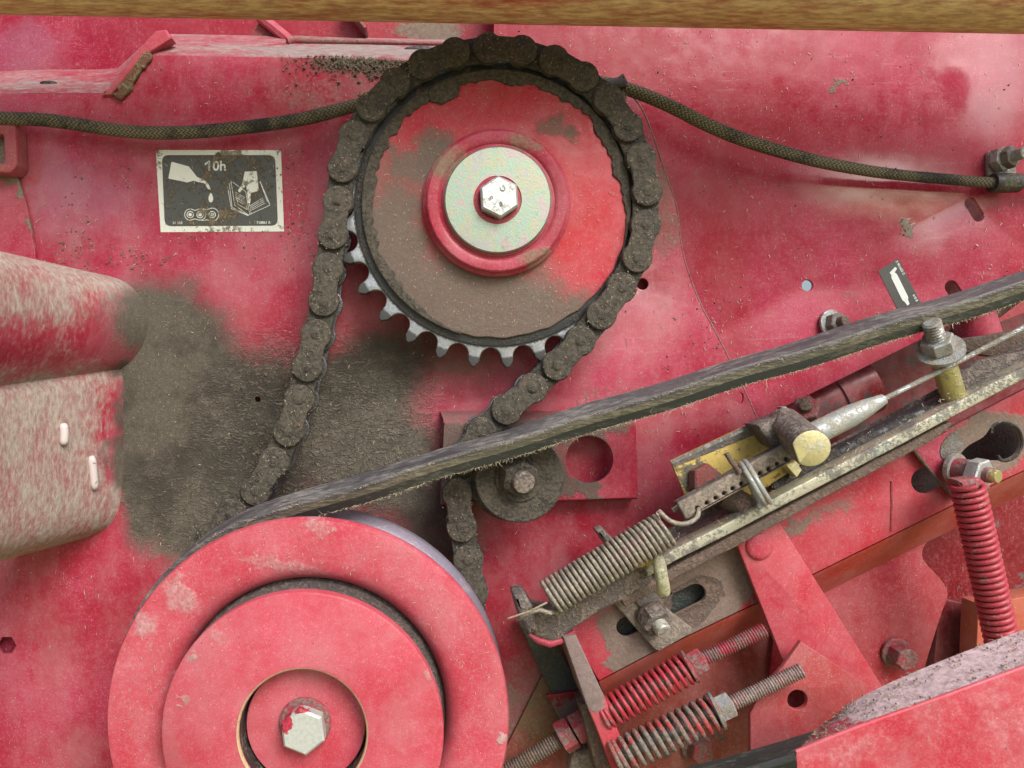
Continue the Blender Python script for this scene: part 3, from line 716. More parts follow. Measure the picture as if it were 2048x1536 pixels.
def bonep(rad, waist, h0, h1, bevel):
    vs, fs = flat_mesh([bone(rad, waist)], (h1 - h0) / 2, bevel, 3); hc = (h0 + h1) / 2
    vs, fs = weld([Vector((v.x, -(hc - HCH) - v.z, v.y)) for v in vs], fs); return G().add(vs, fs)
def rough(g_, amp, fr, seed=0):                       # lumpy caked dirt on the front of a plate
    for v in g_.v:
        if v.y < -.0145: v.y += amp * mnoise.noise((v.x * fr, v.z * fr, seed))
    return g_
def pins_geo(h0, h1, r):
    o = G()
    for s0 in (-1, 1): o.join(lathe((s0 * PT / 2, 0, 0), [(r, h0 - HCH), (r * .98, h1 - HCH - .0008), (r * .7, h1 - HCH), (.0001, h1 - HCH)], 14))
    return o
def raw(name, g_, mat):
    me = bpy.data.meshes.new(name); me.from_pydata(g_.v, [], g_.f); me.update()
    me.polygons.foreach_set("use_smooth", [True] * len(me.polygons)); me.set_sharp_from_angle(angle=R(40)); me.materials.append(mat); return me
m_out = raw('outer_plates', bonep(.0112, .0090, .0580, .0610, .0012), M['grease']); m_outb = raw('outer_plates_back', bonep(.0110, .0084, .0290, .0320, .0006), M['link_in'])
m_inn = raw('inner_plates', bonep(.0116, .0095, .0545, .0576, .0008), M['grease2']); m_innb = raw('inner_plates_back', bonep(.0114, .0090, .0325, .0355, .0006), M['link_in'])
m_pin = raw('pins', pins_geo(.0605, .0620, .0040), M['grease']); m_rol = raw('rollers', (lambda o: o)(G().join(lathe((-PT / 2, 0, 0), [(RR, -.009), (RR, .009)], 18)).join(lathe((PT / 2, 0, 0), [(RR, -.009), (RR, .009)], 18))), M['roller'])
def inst(name, me, loc, ang, parent):
    o = bpy.data.objects.new(name, me); COL.objects.link(o); o.parent = parent; o.location = loc; o.rotation_euler = (0, ang, 0); return o
for i in range(len(pins) - 1):
    a, b = pins[i], pins[i + 1]; m_ = (a + b) / 2; ang = -math.atan2(b.y - a.y, b.x - a.x)
    loc = Vector((m_.x, -HCH, m_.y)) - WL[ch.name]
    if i % 2 == 0:
        k = inst('outer_link', m_out, loc, ang, ch)
        for nm, me in (('pin', m_pin), ('back_plate', m_outb)):
            q = inst(nm, me, (0, 0, 0), 0, k)
    else:
        k = inst('inner_link', m_inn, loc, ang, ch); inst('roller', m_rol, (0, 0, 0), 0, k); inst('back_plate', m_innb, (0, 0, 0), 0, k)

# ================================================================ chain idler and its bracket
br = thing('idler_bracket', P(1080, 920, .03), 'red channel bracket with a large round hole behind the chain idler', 'bracket')
build('face', plate(rnd([(888, 846), (1272, 846), (1276, 996), (880, 1010)], 6), .0275, .031, [circ(1179, 919, 47, 40)], .0008),
      paint('bracket_face', dust=.02, streak=0, specks=1, dcol=(.12, .1, .085), spots=[(980, 920, .03, 210, 150, 0, 1.3), (1150, 975, .03, 90, 24, .4, .9), (1150, 850, .03, 190, 40, 0, .7), (1175, 965, .03, 40, 14, 0, .9)]), br)
build('top_flange', loft([[P(x, 846.5 + (838 - 846.5) * 0, .0309) for x in (888, 1272)], [P(x, 836, .027) for x in (886, 1268)], [P(x, 822, .0125) for x in (880, 1256)]]), paint('flange_dust', dust=.5, streak=0, dcol=(.12, .1, .09)), br, smooth=60)
build('bottom_flange', loft([[P(880, 1010, .0305), P(1276, 996, .0305)], [P(880, 1012, .026), P(1275, 998, .026)], [P(884, 1006, .0125), P(1268, 992, .0125)]]), M['plain'], br, smooth=60)
IC = P(1039, 957, .07)
idl = thing('chain_idler', Vector((IC.x, -.05, IC.z)), 'round dusty idler disc with a nut at its centre, below the belt', 'idler')
c = Vector((IC.x, 0, IC.z))
build('front_disc', lathe(c, [(.004, .0645), (.031, .0645), (.0318, .0655), (.0318, .0685), (.031, .0695), (.0185, .0697), (.0165, .0692), (.0155, .0697), (.005, .0697)], 64), M['grease'], idl)
build('rear_disc', lathe(c + Vector((-.004, 0, -.001)), [(.004, .052), (.0315, .052), (.032, .053), (.032, .056), (.0315, .0565), (.004, .0565)], 64), M['grease'], idl)
build('spacer', lathe(c, [(.02, .031), (.02, .066)], 32), M['grease'], idl)
cn = Vector((IC.x - .0005, 0, IC.z + .0005))
build('washer', lathe(cn, [(.005, .0695), (.0168, .0695), (.0168, .0715), (.005, .0715)], 40), M['grease'], idl)
tilt = (TOW + Vector((.3, 0, -.34))).normalized()
nut_ = build('nut', hexa(cn + Vector((-.003, -.0690, .004)), .0138, .0135, tilt, .5), M['grease'], idl)
bo = cn + Vector((-.003, -.0690, .004)) + tilt * .0132
build('bolt_end', lathe(bo, [(.0078, -.002), (.0078, .0055), (.0072, .0064), (.002, .0067)], 24, tilt), M['rustdust'], idl)

# ================================================================ big belt pulley
PC = P(615, 1440, .115)
pu = thing('belt_pulley', Vector((PC.x, -.09, PC.z)), 'large red belt pulley with a stepped face at the lower left', 'pulley')
c = Vector((PC.x, 0, PC.z))
build('rim', lathe(c, [(.03, .066), (.128, .066), (.1322, .068), (.1327, .0705), (.131, .0745), (.116, .083), (.116, .094), (.131, .1045), (.1326, .1085), (.1324, .1125), (.1312, .1148), (.1285, .1155),
      (.112, .1158), (.1045, .1156), (.0995, .1147), (.0960, .1128), (.0935, .1102), (.0918, .107), (.0910, .103), (.0905, .098), (.0904, .088), (.03, .088)], 160), M['pulley'], pu, smooth=40)
build('groove_sheen', lathe(c, [(.1322, .0685), (.1329, .0705), (.1315, .0745), (.118, .0825)], 160, caps=False), M['sheen'], pu, smooth=50)
build('inner_hub', lathe(c, [(.093, .0885), (.0905, .1015), (.088, .105), (.06, .106), (.06, .088)], 120), M['gapring'], pu)
build('cover_disc', lathe(c, [(.0405, .112), (.0405, .1335), (.0415, .1346), (.0876, .1346), (.0889, .1338), (.0893, .132), (.0893, .1265), (.087, .1255), (.07, .125), (.07, .112)], 128), M['hubdisc'], pu)
build('disc_edge', lathe(c, [(.0403, .1325), (.0403, .1338), (.0411, .1348), (.0416, .1350)], 96, caps=False), coated('chipped_edge', (.5, .36, .22), (.4, .25, .18), .4, 60), pu, smooth=60)
build('retainer', lathe(c, [(.0388, .1), (.0388, .1205), (.0382, .1212), (.005, .1212)], 96), M['hubdisc'], pu)
build('gap_shade', lathe(c, [(.0402, .1318), (.0402, .104), (.0386, .104)], 64, caps=False), M['black'], pu)  # black lining puts the shade of the gap into the colour
build('washer', lathe(c + Vector((-.0005, 0, .001)), [(.0168, .121), (.0168, .1228), (.016, .1238), (.005, .1238)], 48), M['redbolt'], pu)
bh = build('hex_bolt', hexa(c + Vector((-.0003, -.1236, -.0003)), .0150, .0095, (TOW + Vector((.0, 0, .03))).normalized(), R(38)),
      coated('half_painted_bolt', (.5, .53, .5), (.42, .03, .06), .12, 60, .2, 0, .4, .55, bmp=.0002, grain=.1, spots=[(574, 1440, .13, 16, 40, 0, .8), (610, 1412, .13, 60, 10, 0, .8)]), pu)

# ================================================================ V-belt
vb = thing('drive_belt', P(1300, 800, .095), 'dirty black V-belt running slantwise from the big pulley to the upper right', 'belt')
th = math.atan(.306); dr = Vector((math.cos(th), 0, math.sin(th))); nrm = Vector((-math.sin(th), 0, math.cos(th)))
hbm = .0905; RO = .1345
c = Vector((PC.x, -hbm, PC.z))
tw = 16
def section(Q, out, tws, kind):
    """outer back, two sides and inner face of the belt at Q; out = away from the pulley"""
    t_ = R(tws); ax = TOW
    o_ = out * math.cos(t_) + ax * math.sin(t_); a2 = ax * math.cos(t_) - out * math.sin(t_)
    Wo, Wi, T = .0105, .0062, .0138
    full = [o_ * 0 - a2 * Wo, o_ * .0012 - a2 * (Wo - .001), o_ * .0012 + a2 * (Wo - .001), a2 * Wo, -o_ * .002 + a2 * (Wo - .0003),
            -o_ * T + a2 * Wi, -o_ * T - a2 * Wi, -o_ * .002 - a2 * (Wo - .0003), -o_ * (T * .5) + a2 * ((Wo + Wi) / 2 + .0003)]
    return [Q + p for p in full]
secs = []
for k in range(0, 60):                                   # wrap round the left of the pulley up to the tangent point
    a0 = R(250) - (R(250) - (math.pi / 2 + th)) * k / 59
    out = Vector((math.cos(a0), 0, math.sin(a0))); e_ = max(0, (k - 38) / 21)
    secs.append(section(c + out * (RO + .0035 * e_ ** 2), out, tw * e_ ** 2, 0))
Q0 = c + nrm * (RO + .0035)
for k in range(1, 80):
    t = k / 79; Q = Q0 + dr * (.62 * t); Q = Q + TOW * (.004 * t) + nrm * (.0006 * math.sin(t * 37))
    secs.append(section(Q, nrm, tw + 2 * math.sin(t * 20), 0))
def strip(idx, closed=False): return loft([[s0[i] for i in idx] for s0 in secs])
build('belt_back', strip([7, 0, 1, 2, 3, 4]), M['rubbertop'], vb, smooth=50)
def jit(g_, a, f_):
    for v in g_.v: v += Vector((mnoise.noise(v * f_), mnoise.noise(v * f_ + Vector((9, 0, 0))), mnoise.noise(v * f_ + Vector((0, 9, 0))))) * a
    return g_
build('side_band', strip([4, 8]), M['rubberband'], vb, smooth=30)
build('belt_body', strip([8, 5, 6, 7]), M['rubber'], vb, smooth=30)
fz = G(); rn = random.Random(5)
def hair(A, d1, d2, L, w_):
    p = [A, A + d1 * L * .5, A + d1 * L * .8 + d2 * L * .5]; u_ = Vector((rn.uniform(-1, 1), 0, rn.uniform(-1, 1))).normalized() * w_
    fz.add([p[0] - u_, p[0] + u_, p[1] + u_ * .8, p[1] - u_ * .8, p[2]], [(0, 1, 2, 3), (3, 2, 4)])
for i in range(1900):
    s0 = secs[rn.randrange(52, len(secs) - 1)]; s1 = secs[min(secs.index(s0) + 1, len(secs) - 1)]
    t = rn.random(); e_ = 5 if rn.random() < .72 else 3
    A = s0[e_].lerp(s1[e_], t) + Vector((0, -.0004, 0))
    d1 = Vector((rn.uniform(-1, 1), rn.uniform(-.7, .1), rn.uniform(-.9, .5) if e_ == 5 else rn.uniform(-.3, .6))).normalized(); d2 = Vector((rn.uniform(-1, 1), rn.uniform(-.3, .3), rn.uniform(-.8, .8)))
    hair(A, d1, d2, rn.choice((.0012, .0018, .0022, .003, .004, .010 if rn.random() < .08 else .002)), rn.uniform(.00012, .0003))
tag(build('straw_fuzz', fz, M['fuzz'], vb), kind='stuff')
# second run of a belt at the bottom edge
b2 = [P(1270, 1600, .1), P(1345, 1568, .1), P(1480, 1532, .1), P(1700, 1466, .1)]
g = loft([[Q + o for o in (Vector((0, .012, .0015)), Vector((0, -.006, .0015)), Vector((0, -.0085, -.002)), Vector((0, -.006, -.016)), Vector((0, .012, -.016)))] for Q in catmull(b2, 8)])
single('lower_belt', g, M['rubber'], 'short stretch of black dusty belt at the bottom edge left of the box beam', 'belt')
# ================================================================ hose and its fixings
hp = [(-90, 226, .03), (0, 236, .03), (100, 241, .031), (230, 260, .031), (330, 266, .031), (450, 259, .03), (600, 239, .027), (700, 214, .024), (800, 190, .02), (950, 168, .02), (1100, 155, .022), (1215, 168, .026), (1275, 185, .028),
      (1340, 212, .03), (1420, 252, .031), (1500, 284, .03), (1620, 319, .027), (1720, 339, .024), (1800, 350, .02), (1900, 359, .016), (1975, 365, .014), (2060, 366, .013), (2200, 360, .012)]
rad = []
cp = catmull([P(*q) for q in hp], 9)
for i in range(len(cp)):
    px = X0 + cp[i].x * F / (D + cp[i].y); rad.append(.0050 if 0 < px < 1500 else .0050 - .0008 * min(1, max(0, (px - 1500) / 300)))
single('braided_hose', tube(cp, rad, 16), M['braid'], 'black braided hose sagging across the sheet behind the sprocket', 'hose', smooth=80)
zt = thing('hose_tie', P(1235, 165, .03), 'black plastic tie holding the hose beside the top right of the chain', 'cable tie')
build('strap', plate(rnd([(1206, 158), (1238, 152), (1247, 144), (1256, 160), (1256, 172), (1214, 178)], 4), .024, .036, bevel=.002), M['black'], zt, smooth=50)
build('tail', plate(rnd([(1236, 176), (1258, 170), (1253, 208), (1244, 206)], 4), .022, .03, bevel=.002), M['tan'], zt, smooth=50)
pc = thing('hose_clip', P(2000, 340, 0), 'small zinc clip bolted over the hose at the right edge', 'clip')
build('tab', plate(rnd([(1976, 301), (2030, 304), (2034, 352), (1976, 356)], 8), .0005, .004, bevel=.0008), M['zincdull'], pc)
build('loop', tube([P(1984, 366, .014), P(2012, 366, .0135), P(2036, 366, .013)], [.0074, .0078, .0074], 20), M['black'], pc, smooth=60)
d_ = (TOW + Vector((.42, 0, .08))).normalized()
build('nut', hexa(P(1994, 322, .004), .0105, .0065, d_, .3), M['zincdull'], pc)
build('lock_nut', hexa(P(1996, 322, .004) + d_ * .0062, .0088, .006, d_, .7), M['steel'], pc)
build('stud', lathe(P(1996, 322, .004) + d_ * .012, [(.0045, 0), (.0045, .007), (.004, .0076), (.001, .0077)], 20, d_), M['zincdull'], pc)

# ================================================================ printed stickers
st = thing('oiling_sticker', P(440, 383, HF), 'white-bordered black sticker with an oil bottle, 10h and a small book', 'sticker')
h0 = HF + .00035
s0 = 1.0
def Z(x, y): return (300 + x * 280 / 2048, 290 + y * 280 / 2048)
def ZL(*p): return [Z(*q) for q in p]
build('backing', plate(rnd(ZL((82, 72), (1916, 75), (1960, 1266), (155, 1276)), 1), HF + .00005, h0, bevel=.0001, res=0), M['white_print'], st)
build('black_field', decal(rnd(ZL((172, 148), (945, 146), (1000, 95), (1056, 146), (1830, 148), (1872, 1180), (216, 1188)), [14, 0, 0, 0, 14, 14, 14], 8), h0 + .00008), M['black_print'], st)
h2 = h0 + .0002
def art(name, pts, holes=()): return build(name, decal(pts, h2, holes), M['white_print'], st)
art('oil_bottle', rnd(ZL((315, 245), (570, 315), (690, 470), (770, 495), (850, 560), (893, 655), (850, 650), (800, 560), (700, 540), (640, 520), (545, 548), (268, 490)), 2, 3))
art('oil_drop', [Z(890 + 40 * math.sin(t) * (1 - .0) * (math.sin(t / 2) ** .6), 770 - 70 * math.cos(t) + 0) for t in [2 * math.pi * k / 24 for k in range(24)]])
for cx, out in ((588, True), (732, False), (910, True)):
    art('chain_ring', circ(*Z(cx, 1018), 7.2, 28), [circ(*Z(cx, 1018), 5.6, 28)]); art('chain_pin', circ(*Z(cx, 1018), 3.6, 20))
def line(name, pts, w=9):
    g_ = G()
    for a, b in zip(pts, pts[1:]):
        a, b = Vector(a), Vector(b); n_ = Vector((-(b - a).y, (b - a).x)).normalized() * w / 2
        q = [a - n_, b - n_, b + n_, a + n_]
        g_.add([P(*Z(p.x, p.y), h2) for p in q], [(0, 1, 2, 3)])
    for v in g_.v: v.y -= random.uniform(0, .00006)
    return build(name, g_, M['white_print'], st)
def arcp(cx, cy, r, a, b, n=14): return [(cx + r * math.cos(R(a + (b - a) * k / n)), cy + r * math.sin(R(a + (b - a) * k / n))) for k in range(n + 1)]
line('link_outline', arcp(588, 1018, 82, 60, 300) + [(660, 958)] + arcp(732, 1018, 82, -120, 120) + [(650, 1080), (629, 1089)], 10)
line('link_outline', [(760, 930), (830, 945), (860, 938)] + arcp(910, 1018, 95, -115, 115) + [(830, 1095), (760, 1105)], 10)
for q in ([(1185, 530), (1240, 880), (1440, 1025), (1755, 880), (1610, 530)], [(1160, 560), (1200, 910), (1440, 1030)], [(1135, 610), (1190, 930), (1440, 1035)], [(1400, 680), (1460, 1015)], [(1430, 700), (1480, 1005)],
          [(1265, 770), (1405, 850), (1425, 945), (1290, 870), (1265, 770)], [(1215, 545), (1395, 680)], [(1610, 540), (1720, 830)], [(1640, 600), (1750, 860)]): line('book_line', q, 8)
for k in range(5): line('text_line', [(1250, 690 + 26 * k), (1385, 770 + 26 * k)], 7)
for k in range(4): line('text_line', [(1465, 890 + 25 * k), (1650 + 10 * k, 775 + 25 * k)], 7)
art('hand', rnd(ZL((1385, 390), (1560, 380), (1575, 500), (1590, 670), (1475, 700), (1468, 850), (1435, 850), (1420, 680), (1405, 590), (1310, 695), (1285, 670), (1350, 570)), 1.5, 3))
build('lettering', lettering('10h', *Z(965, 312), h2, 27.5, sx=1.0), M['white_print'], st)
art('numeral_flag', ZL((802, 268), (838, 243), (868, 243), (868, 275), (802, 296)))
build('small_print', lettering('718861 B', *Z(1660, 1136), h2, 7.2), M['white_print'], st)
build('small_print', lettering('11 610', *Z(400, 1140), h2, 7.2), M['white_print'], st)

gs = thing('grease_sticker', P(1797, 570, 0), 'small black sticker with a white grease gun, half hidden by the belt', 'sticker')
def Y(x, y): return (1740 + x * 120 / 1536, 510 + y * 120 / 1536)
def YL(*p): return [Y(*q) for q in p]
build('backing', plate(YL((205, 410), (720, 85), (1420, 1460), (910, 1800)), HB + .00005, HB + .0003, bevel=.0001, res=0), M['black_clean'], gs)
build('grease_gun', decal(rnd(YL((650, 300), (698, 360), (625, 440), (690, 490), (980, 1080), (970, 1150), (1015, 1250), (960, 1300), (895, 1205), (830, 1160), (545, 580), (550, 510), (498, 455)), 2, 4), HB + .0004), M['white_clean'], gs)
build('small_print', lettering('5 901603 C', *Y(775, 330), HB + .00035, 6.6, R(-61)), M['white_clean'], gs)
build('small_print', lettering('610 B', *Y(1160, 1100), HB + .00035, 6.6, R(-61)), M['white_clean'], gs)

# ================================================================ lower right: plates
rp = thing('recess_panel', P(1850, 900, -.07), 'red inner panel darkened for shade, seen in the gap under the belt at the right', 'panel')
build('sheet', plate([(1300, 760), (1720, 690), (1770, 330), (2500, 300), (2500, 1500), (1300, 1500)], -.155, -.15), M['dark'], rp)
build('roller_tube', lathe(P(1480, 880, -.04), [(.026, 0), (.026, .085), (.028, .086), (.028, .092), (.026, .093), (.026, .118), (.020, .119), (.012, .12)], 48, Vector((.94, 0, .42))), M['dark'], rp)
build('post', lathe(P(1935, 600, -.03), [(.017, 0), (.017, .045)], 32, Vector((.22, -.1, -1))), M['plain'], rp)
build('slanted_plate', plate([(1974, 655), (2140, 590), (2140, 540), (2060, 590)], -.02, -.017), M['dusty'], rp)
g = plate([(1985, 575), (1880, 680), (1920, 690), (2100, 560)], -.035, -.033)
build('mossy_strip', g, M['tan'], rp)

lp = thing('lower_plate', P(1300, 1450, .014), 'dirty brown-red base plate under the two spring rods', 'plate')
build('sheet', plate([(1115, 1290), (1400, 1080), (1640, 1100), (1640, 1250), (1500, 1700), (980, 1700), (1010, 1500)], .0125, .016), paint('brown_base', dust=.15, dcol=(.17, .12, .06), haze=.2, chips=.3, streak=0, red=(.17, .02, .01), faded=(.22, .05, .03), spots=[(1080, 1400, .014, 120, 130, 0, .4)]), lp)
build('edge_strip', plate(rag([(1032, 1235), (1100, 1260), (1215, 1480), (1150, 1480), (1080, 1340)], 20, 1.5, 2), .016, .024, bevel=.001), M['greenblack'], lp)
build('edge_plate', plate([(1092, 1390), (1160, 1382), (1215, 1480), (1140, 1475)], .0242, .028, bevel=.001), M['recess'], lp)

sup = thing('support_plate', P(1500, 1150, .045), 'long slanting red support plate with slots, dusted grey at its left end', 'plate')
sh = [(1138, 1264), (1180, 1212), (1560, 1030), (1910, 850), (2200, 700), (2200, 872), (1990, 968), (1905, 1011), (1622, 1151), (1530, 1198), (1300, 1308), (1198, 1362)]
key = slot(1925, 925, 1990, 892, 15)
build('face', plate(rnd(sh, 3), .0415, .045, [slot(1252, 1254, 1392, 1187, 19), slot(1848, 962, 1868, 952, 25), rnd([(1918, 914), (1934, 893), (1970, 874), (1982, 854), (2008, 844), (2036, 858), (2044, 888), (2030, 914), (2000, 922), (1965, 920), (1932, 926)], 14)], .0008), M['support'], sup)
build('keyhole_lip', tube([P(x, y, .0449) for x, y in rnd([(2000, 924), (2032, 916), (2047, 888), (2038, 856), (2008, 841), (1980, 852)], 14)], .0011, 6), M['blackoil'], sup)
build('hole_shade', plate([(1800, 930), (1990, 820), (2080, 820), (2080, 960), (1820, 1030)], .0, .004), M['interior'], sup)  # dark sheet added for the shade behind the holes
fl = [(1198, 1363), (1300, 1309), (1530, 1199), (1622, 1152), (1905, 1012), (1990, 969), (2200, 873)]
build('bottom_fold', loft([[P(x, y, .0447) for x, y in fl], [P(x + 2, y + 7, .043) for x, y in fl], [P(x + 14, y + 40, .02) for x, y in fl]]), paint('bounce_lit_fold', red=(.3, .01, .008), faded=(.34, .055, .02), dust=.05, dcol=(.26, .14, .06), streak=0, haze=.25), sup, smooth=60)  # orange tint puts bounce light from the ground into the paint
build('rusted_ring', plate(rag(rnd([(1345, 1180), (1400, 1150), (1440, 1160), (1450, 1190), (1400, 1250), (1370, 1258), (1340, 1240)], 8), 10, 2.5, 6), .0448, .0457, [slot(1330, 1217, 1392, 1187, 21)], .0003), M['rust'], sup)
build('slot_backing', plate([(1200, 1180), (1460, 1120), (1460, 1240), (1220, 1290)], .03, .033), M['greenblack'], sup)
build('weld_line', tube([P(1783, 962, .0452), P(1784, 1010, .0452), P(1782, 1062, .0452)], .0009, 6), M['dusty'], sup)

ip = thing('inner_gusset', P(1750, 1230, .02), 'red inner plate with a wavy right-hand edge and one hex bolt', 'plate')
wav = [(1620, 1140), (1905, 1005), (1898, 1040), (1872, 1068), (1850, 1090), (1845, 1112), (1853, 1128), (1872, 1148), (1888, 1168), (1896, 1186), (1892, 1205), (1884, 1225), (1868, 1275), (1848, 1345), (1838, 1420), (1560, 1420), (1560, 1160)]
build('sheet', plate([tuple(v[:2]) for v in catmull([(x, y, 0) for x, y in wav], 3)][:-1] + [wav[-1]], .017, .02), M['dusty'], ip)
def bolt_on(parent, px, py, h, dx, dy, rw, rh, hh, m1, m2, ph=.3, name='bolt'):
    d0 = (TOW + Vector((dx, 0, -dy))).normalized(); A = P(px, py, h)
    build('washer', lathe(A, [(.003, 0), (rw, 0), (rw, .0018), (rw * .92, .0024), (.003, .0024)], 32, d0), m1, parent)
    return build('bolt_head', hexa(A + d0 * .0024, rh, hh, d0, ph), m2, parent), A, d0
bolt_on(ip, 1790, 1304, .02, .10, .1, .0118, .0092, .012, M['redbolt'], M['redbolt'])
bolt_on(lp, 1392, 1494, .016, .14, .0, .0122, .0095, .010, M['redbolt'], M['redbolt'])

rr = thing('chipped_back_plate', P(1980, 1150, -.06), 'dark red back plate with chipped paint behind the tall red spring', 'plate')
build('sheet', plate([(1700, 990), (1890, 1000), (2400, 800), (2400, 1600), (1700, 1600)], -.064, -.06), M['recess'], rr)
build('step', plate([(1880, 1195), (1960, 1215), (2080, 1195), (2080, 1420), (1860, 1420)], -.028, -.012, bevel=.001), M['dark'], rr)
build('edge_plate', plate([(1957, 1208), (2140, 1180), (2140, 1500), (1945, 1500)], .0, .02, bevel=.001), paint('orange_plate', red=(.42, .05, .02), faded=(.4, .12, .05), dust=.15, dcol=(.3, .17, .08), streak=0), rr)

lv = thing('flat_lever', P(1600, 1180, .06), 'flat red lever bar slanting down from the rusty rail to the corner gusset', 'lever')
build('bar', plate(rnd([(1470, 1078), (1554, 1036), (1775, 1390), (1720, 1450), (1600, 1380), (1566, 1322)], [3, 6, 3, 3, 3, 3]), .054, .059, bevel=.0008), M['dusty'] if False else paint('lever_red', red=(.4, .015, .035), faded=(.52, .08, .11), dust=-.02, dcol=(.38, .28, .25), streak=.1, haze=.4), lv)
build('dimple', lathe(P(1519, 1091, .0586), [(.0105, 0), (.010, .0012), (.0075, .002), (.004, .0026), (.0005, .0028)], 28, (TOW + Vector((.1, 0, .1))).normalized()), paint('lever_dimple', red=(.44, .01, .02), dust=0, streak=0), lv, smooth=70)
cg = thing('corner_gusset', P(1600, 1400, .075), 'pointed red corner gusset with a round hole beside the grey nut spring rod', 'gusset')
build('sheet', plate([(1602, 1283), (1737, 1372), (1690, 1560), (1490, 1560), (1501, 1500), (1501, 1426), (1530, 1372), (1566, 1334)], .072, .0765, [circ(1595, 1400, 20, 28)]), paint('gusset_red', dust=.16, red=(.36, .02, .03), faded=(.42, .08, .08), dcol=(.25, .19, .16), streak=.1, haze=.5), cg)
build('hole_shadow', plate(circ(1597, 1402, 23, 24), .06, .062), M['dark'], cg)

# post strip (edge-on flange)
po = thing('edge_flange', P(1190, 1400, .06), 'narrow upright flange seen edge-on, grey dust above and bare red below', 'flange')
build('strip', plate([(1126, 1274), (1152, 1270), (1212, 1400), (1228, 1440), (1275, 1560), (1236, 1570), (1190, 1450), (1172, 1408)], .03, .083, bevel=.0012),
      paint('flange_paint', red=(.5, .025, .03), dust=.1, dcol=(.2, .18, .17), streak=0, spots=[(1165, 1340, .083, 90, 130, .4, 1.6)], clean=[(1225, 1490, .083, 40, 70, .3, .5)]), po)
build('back_leaf', plate([(1160, 1410), (1180, 1405), (1216, 1470), (1226, 1570), (1200, 1570)], .045, .07, bevel=.001), M['rust'], po)

# ---------------------------------------------------------------- rusty rail
ral = thing('tension_rail', P(1500, 1040, .08), 'long rusty rail with a pale worn edge slanting up to the right under the belt', 'rail')
def along(p0, p1, t): return (p0[0] + (p1[0] - p0[0]) * t, p0[1] + (p1[1] - p0[1]) * t)
edge_top = [(1290, 1132), (1347, 1099), (1452, 1047), (1560, 990), (1690, 923), (1800, 866), (1900, 812), (1990, 764), (2060, 728), (2200, 655)]
edge_bot = [(x + 6, y + 22) for x, y in edge_top]
build('worn_edge', plate(edge_top + edge_bot[::-1], .070, .086, bevel=.0012), M['railedge'], ral)
rb = [(1240, 1190), (1300, 1164), (1352, 1130), (1458, 1075), (1566, 1018), (1694, 950), (1804, 892), (1900, 842), (1906, 848), (1880, 872), (1808, 912), (1698, 970), (1570, 1040), (1464, 1098), (1360, 1152), (1300, 1190), (1250, 1215)]
build('rusty_face', plate(rag(rb, 30, 1.2, 8), .060, .0795, bevel=.001), M['rust'], ral)
tr0 = [(x - 3, y - 2, .074) for x, y in edge_top]; tr1 = [(x - 18, y - 26, .050) for x, y in edge_top]; tr2 = [(x - 24, y - 36, .050) for x, y in edge_top]
build('trough', loft([[P(*q) for q in tr0], [P(*q) for q in tr1], [P(*q) for q in tr2]]), M['rustdust'], ral, smooth=50)
build('end_web', plate([(1888, 770), (1960, 720), (2100, 690), (2100, 700), (2010, 762), (1915, 808)], .058, .068, bevel=.001), M['rustdust'], ral)
# rounded lower end with its lug
hk = [(1300, 1128), (1260, 1120), (1220, 1150), (1175, 1180), (1120, 1212), (1080, 1215), (1052, 1205), (1046, 1225), (1052, 1250), (1066, 1270), (1090, 1284), (1112, 1286), (1128, 1276), (1150, 1258), (1200, 1226), (1260, 1196), (1310, 1165)]
build('curved_end', plate([tuple(v[:2]) for v in catmull([(x, y, 0) for x, y in hk], 4)], .062, .081, bevel=.004, res=4),
      coated('rail_end_dirt', (.1, .083, .078), (.2, .165, .135), .5, 60, .1, 0, .6, .95, bmp=.0012, grain=.5), ral, smooth=60)
build('painted_lip', tube([P(1058, 1268, .0775), P(1076, 1280, .0785), P(1100, 1287, .079), P(1122, 1281, .0785), P(1150, 1262, .0785)], [.0012, .0026, .003, .0026, .001], 10), M['plain'], ral, smooth=70)
build('lug', plate(rnd([(1026, 1190), (1050, 1188), (1066, 1212), (1074, 1262), (1058, 1272), (1036, 1230)], 5), .066, .093, bevel=.003), M['rustdust'], ral, smooth=60)
build('black_rod', tube(catmull([P(1545, 978, .062), P(1640, 925, .064), P(1760, 866, .066), P(1860, 818, .066), P(1905, 798, .064)], 8), .0062, 14), M['blackoil'], ral, smooth=70)

# red angle strip peeping out under the rail
single('red_clip_strip', plate([(1561, 1014), (1572, 1023), (1680, 970), (1668, 960)], .046, .062, bevel=.001), M['plain'], 'bright red strip edge just below the middle of the rusty rail', 'strip')

# ---------------------------------------------------------------- yellow zinc bracket, pin, bar
yb = thing('zinc_bracket', P(1450, 930, .065), 'yellow zinc bracket plate bolted above the rail', 'bracket')
build('plate', plate([(1341, 922), (1570, 815), (1590, 838), (1640, 900), (1560, 962), (1480, 1000), (1374, 1000)], .062, .0655, bevel=.0006), M['gold'], yb)
build('top_fold', loft([[P(1341, 922, .0657), P(1570, 815, .0657)], [P(1345, 928, .067), P(1576, 822, .0675)], [P(1350, 934, .0657), P(1588, 838, .0657)]]), M['steel'], yb)
build('lip', plate([(1562, 814), (1573, 813), (1592, 836), (1580, 842)], .0655, .074, bevel=.0008), M['alu'], yb)
build('nut', hexa(P(1404, 962, .0655), .0125, .008, (TOW + Vector((.3, 0, .15))).normalized(), .4), coated('dark_red_nut', (.22, .03, .025), (.1, .085, .075), .5, 60, 0, 0, .6, .9), yb)
build('bolt_stub', lathe(P(1452, 992, .066), [(.0095, 0), (.0095, .012), (.009, .0205), (.002, .021)], 24, Vector((.75, -.35, -.45))), M['rust'], yb)
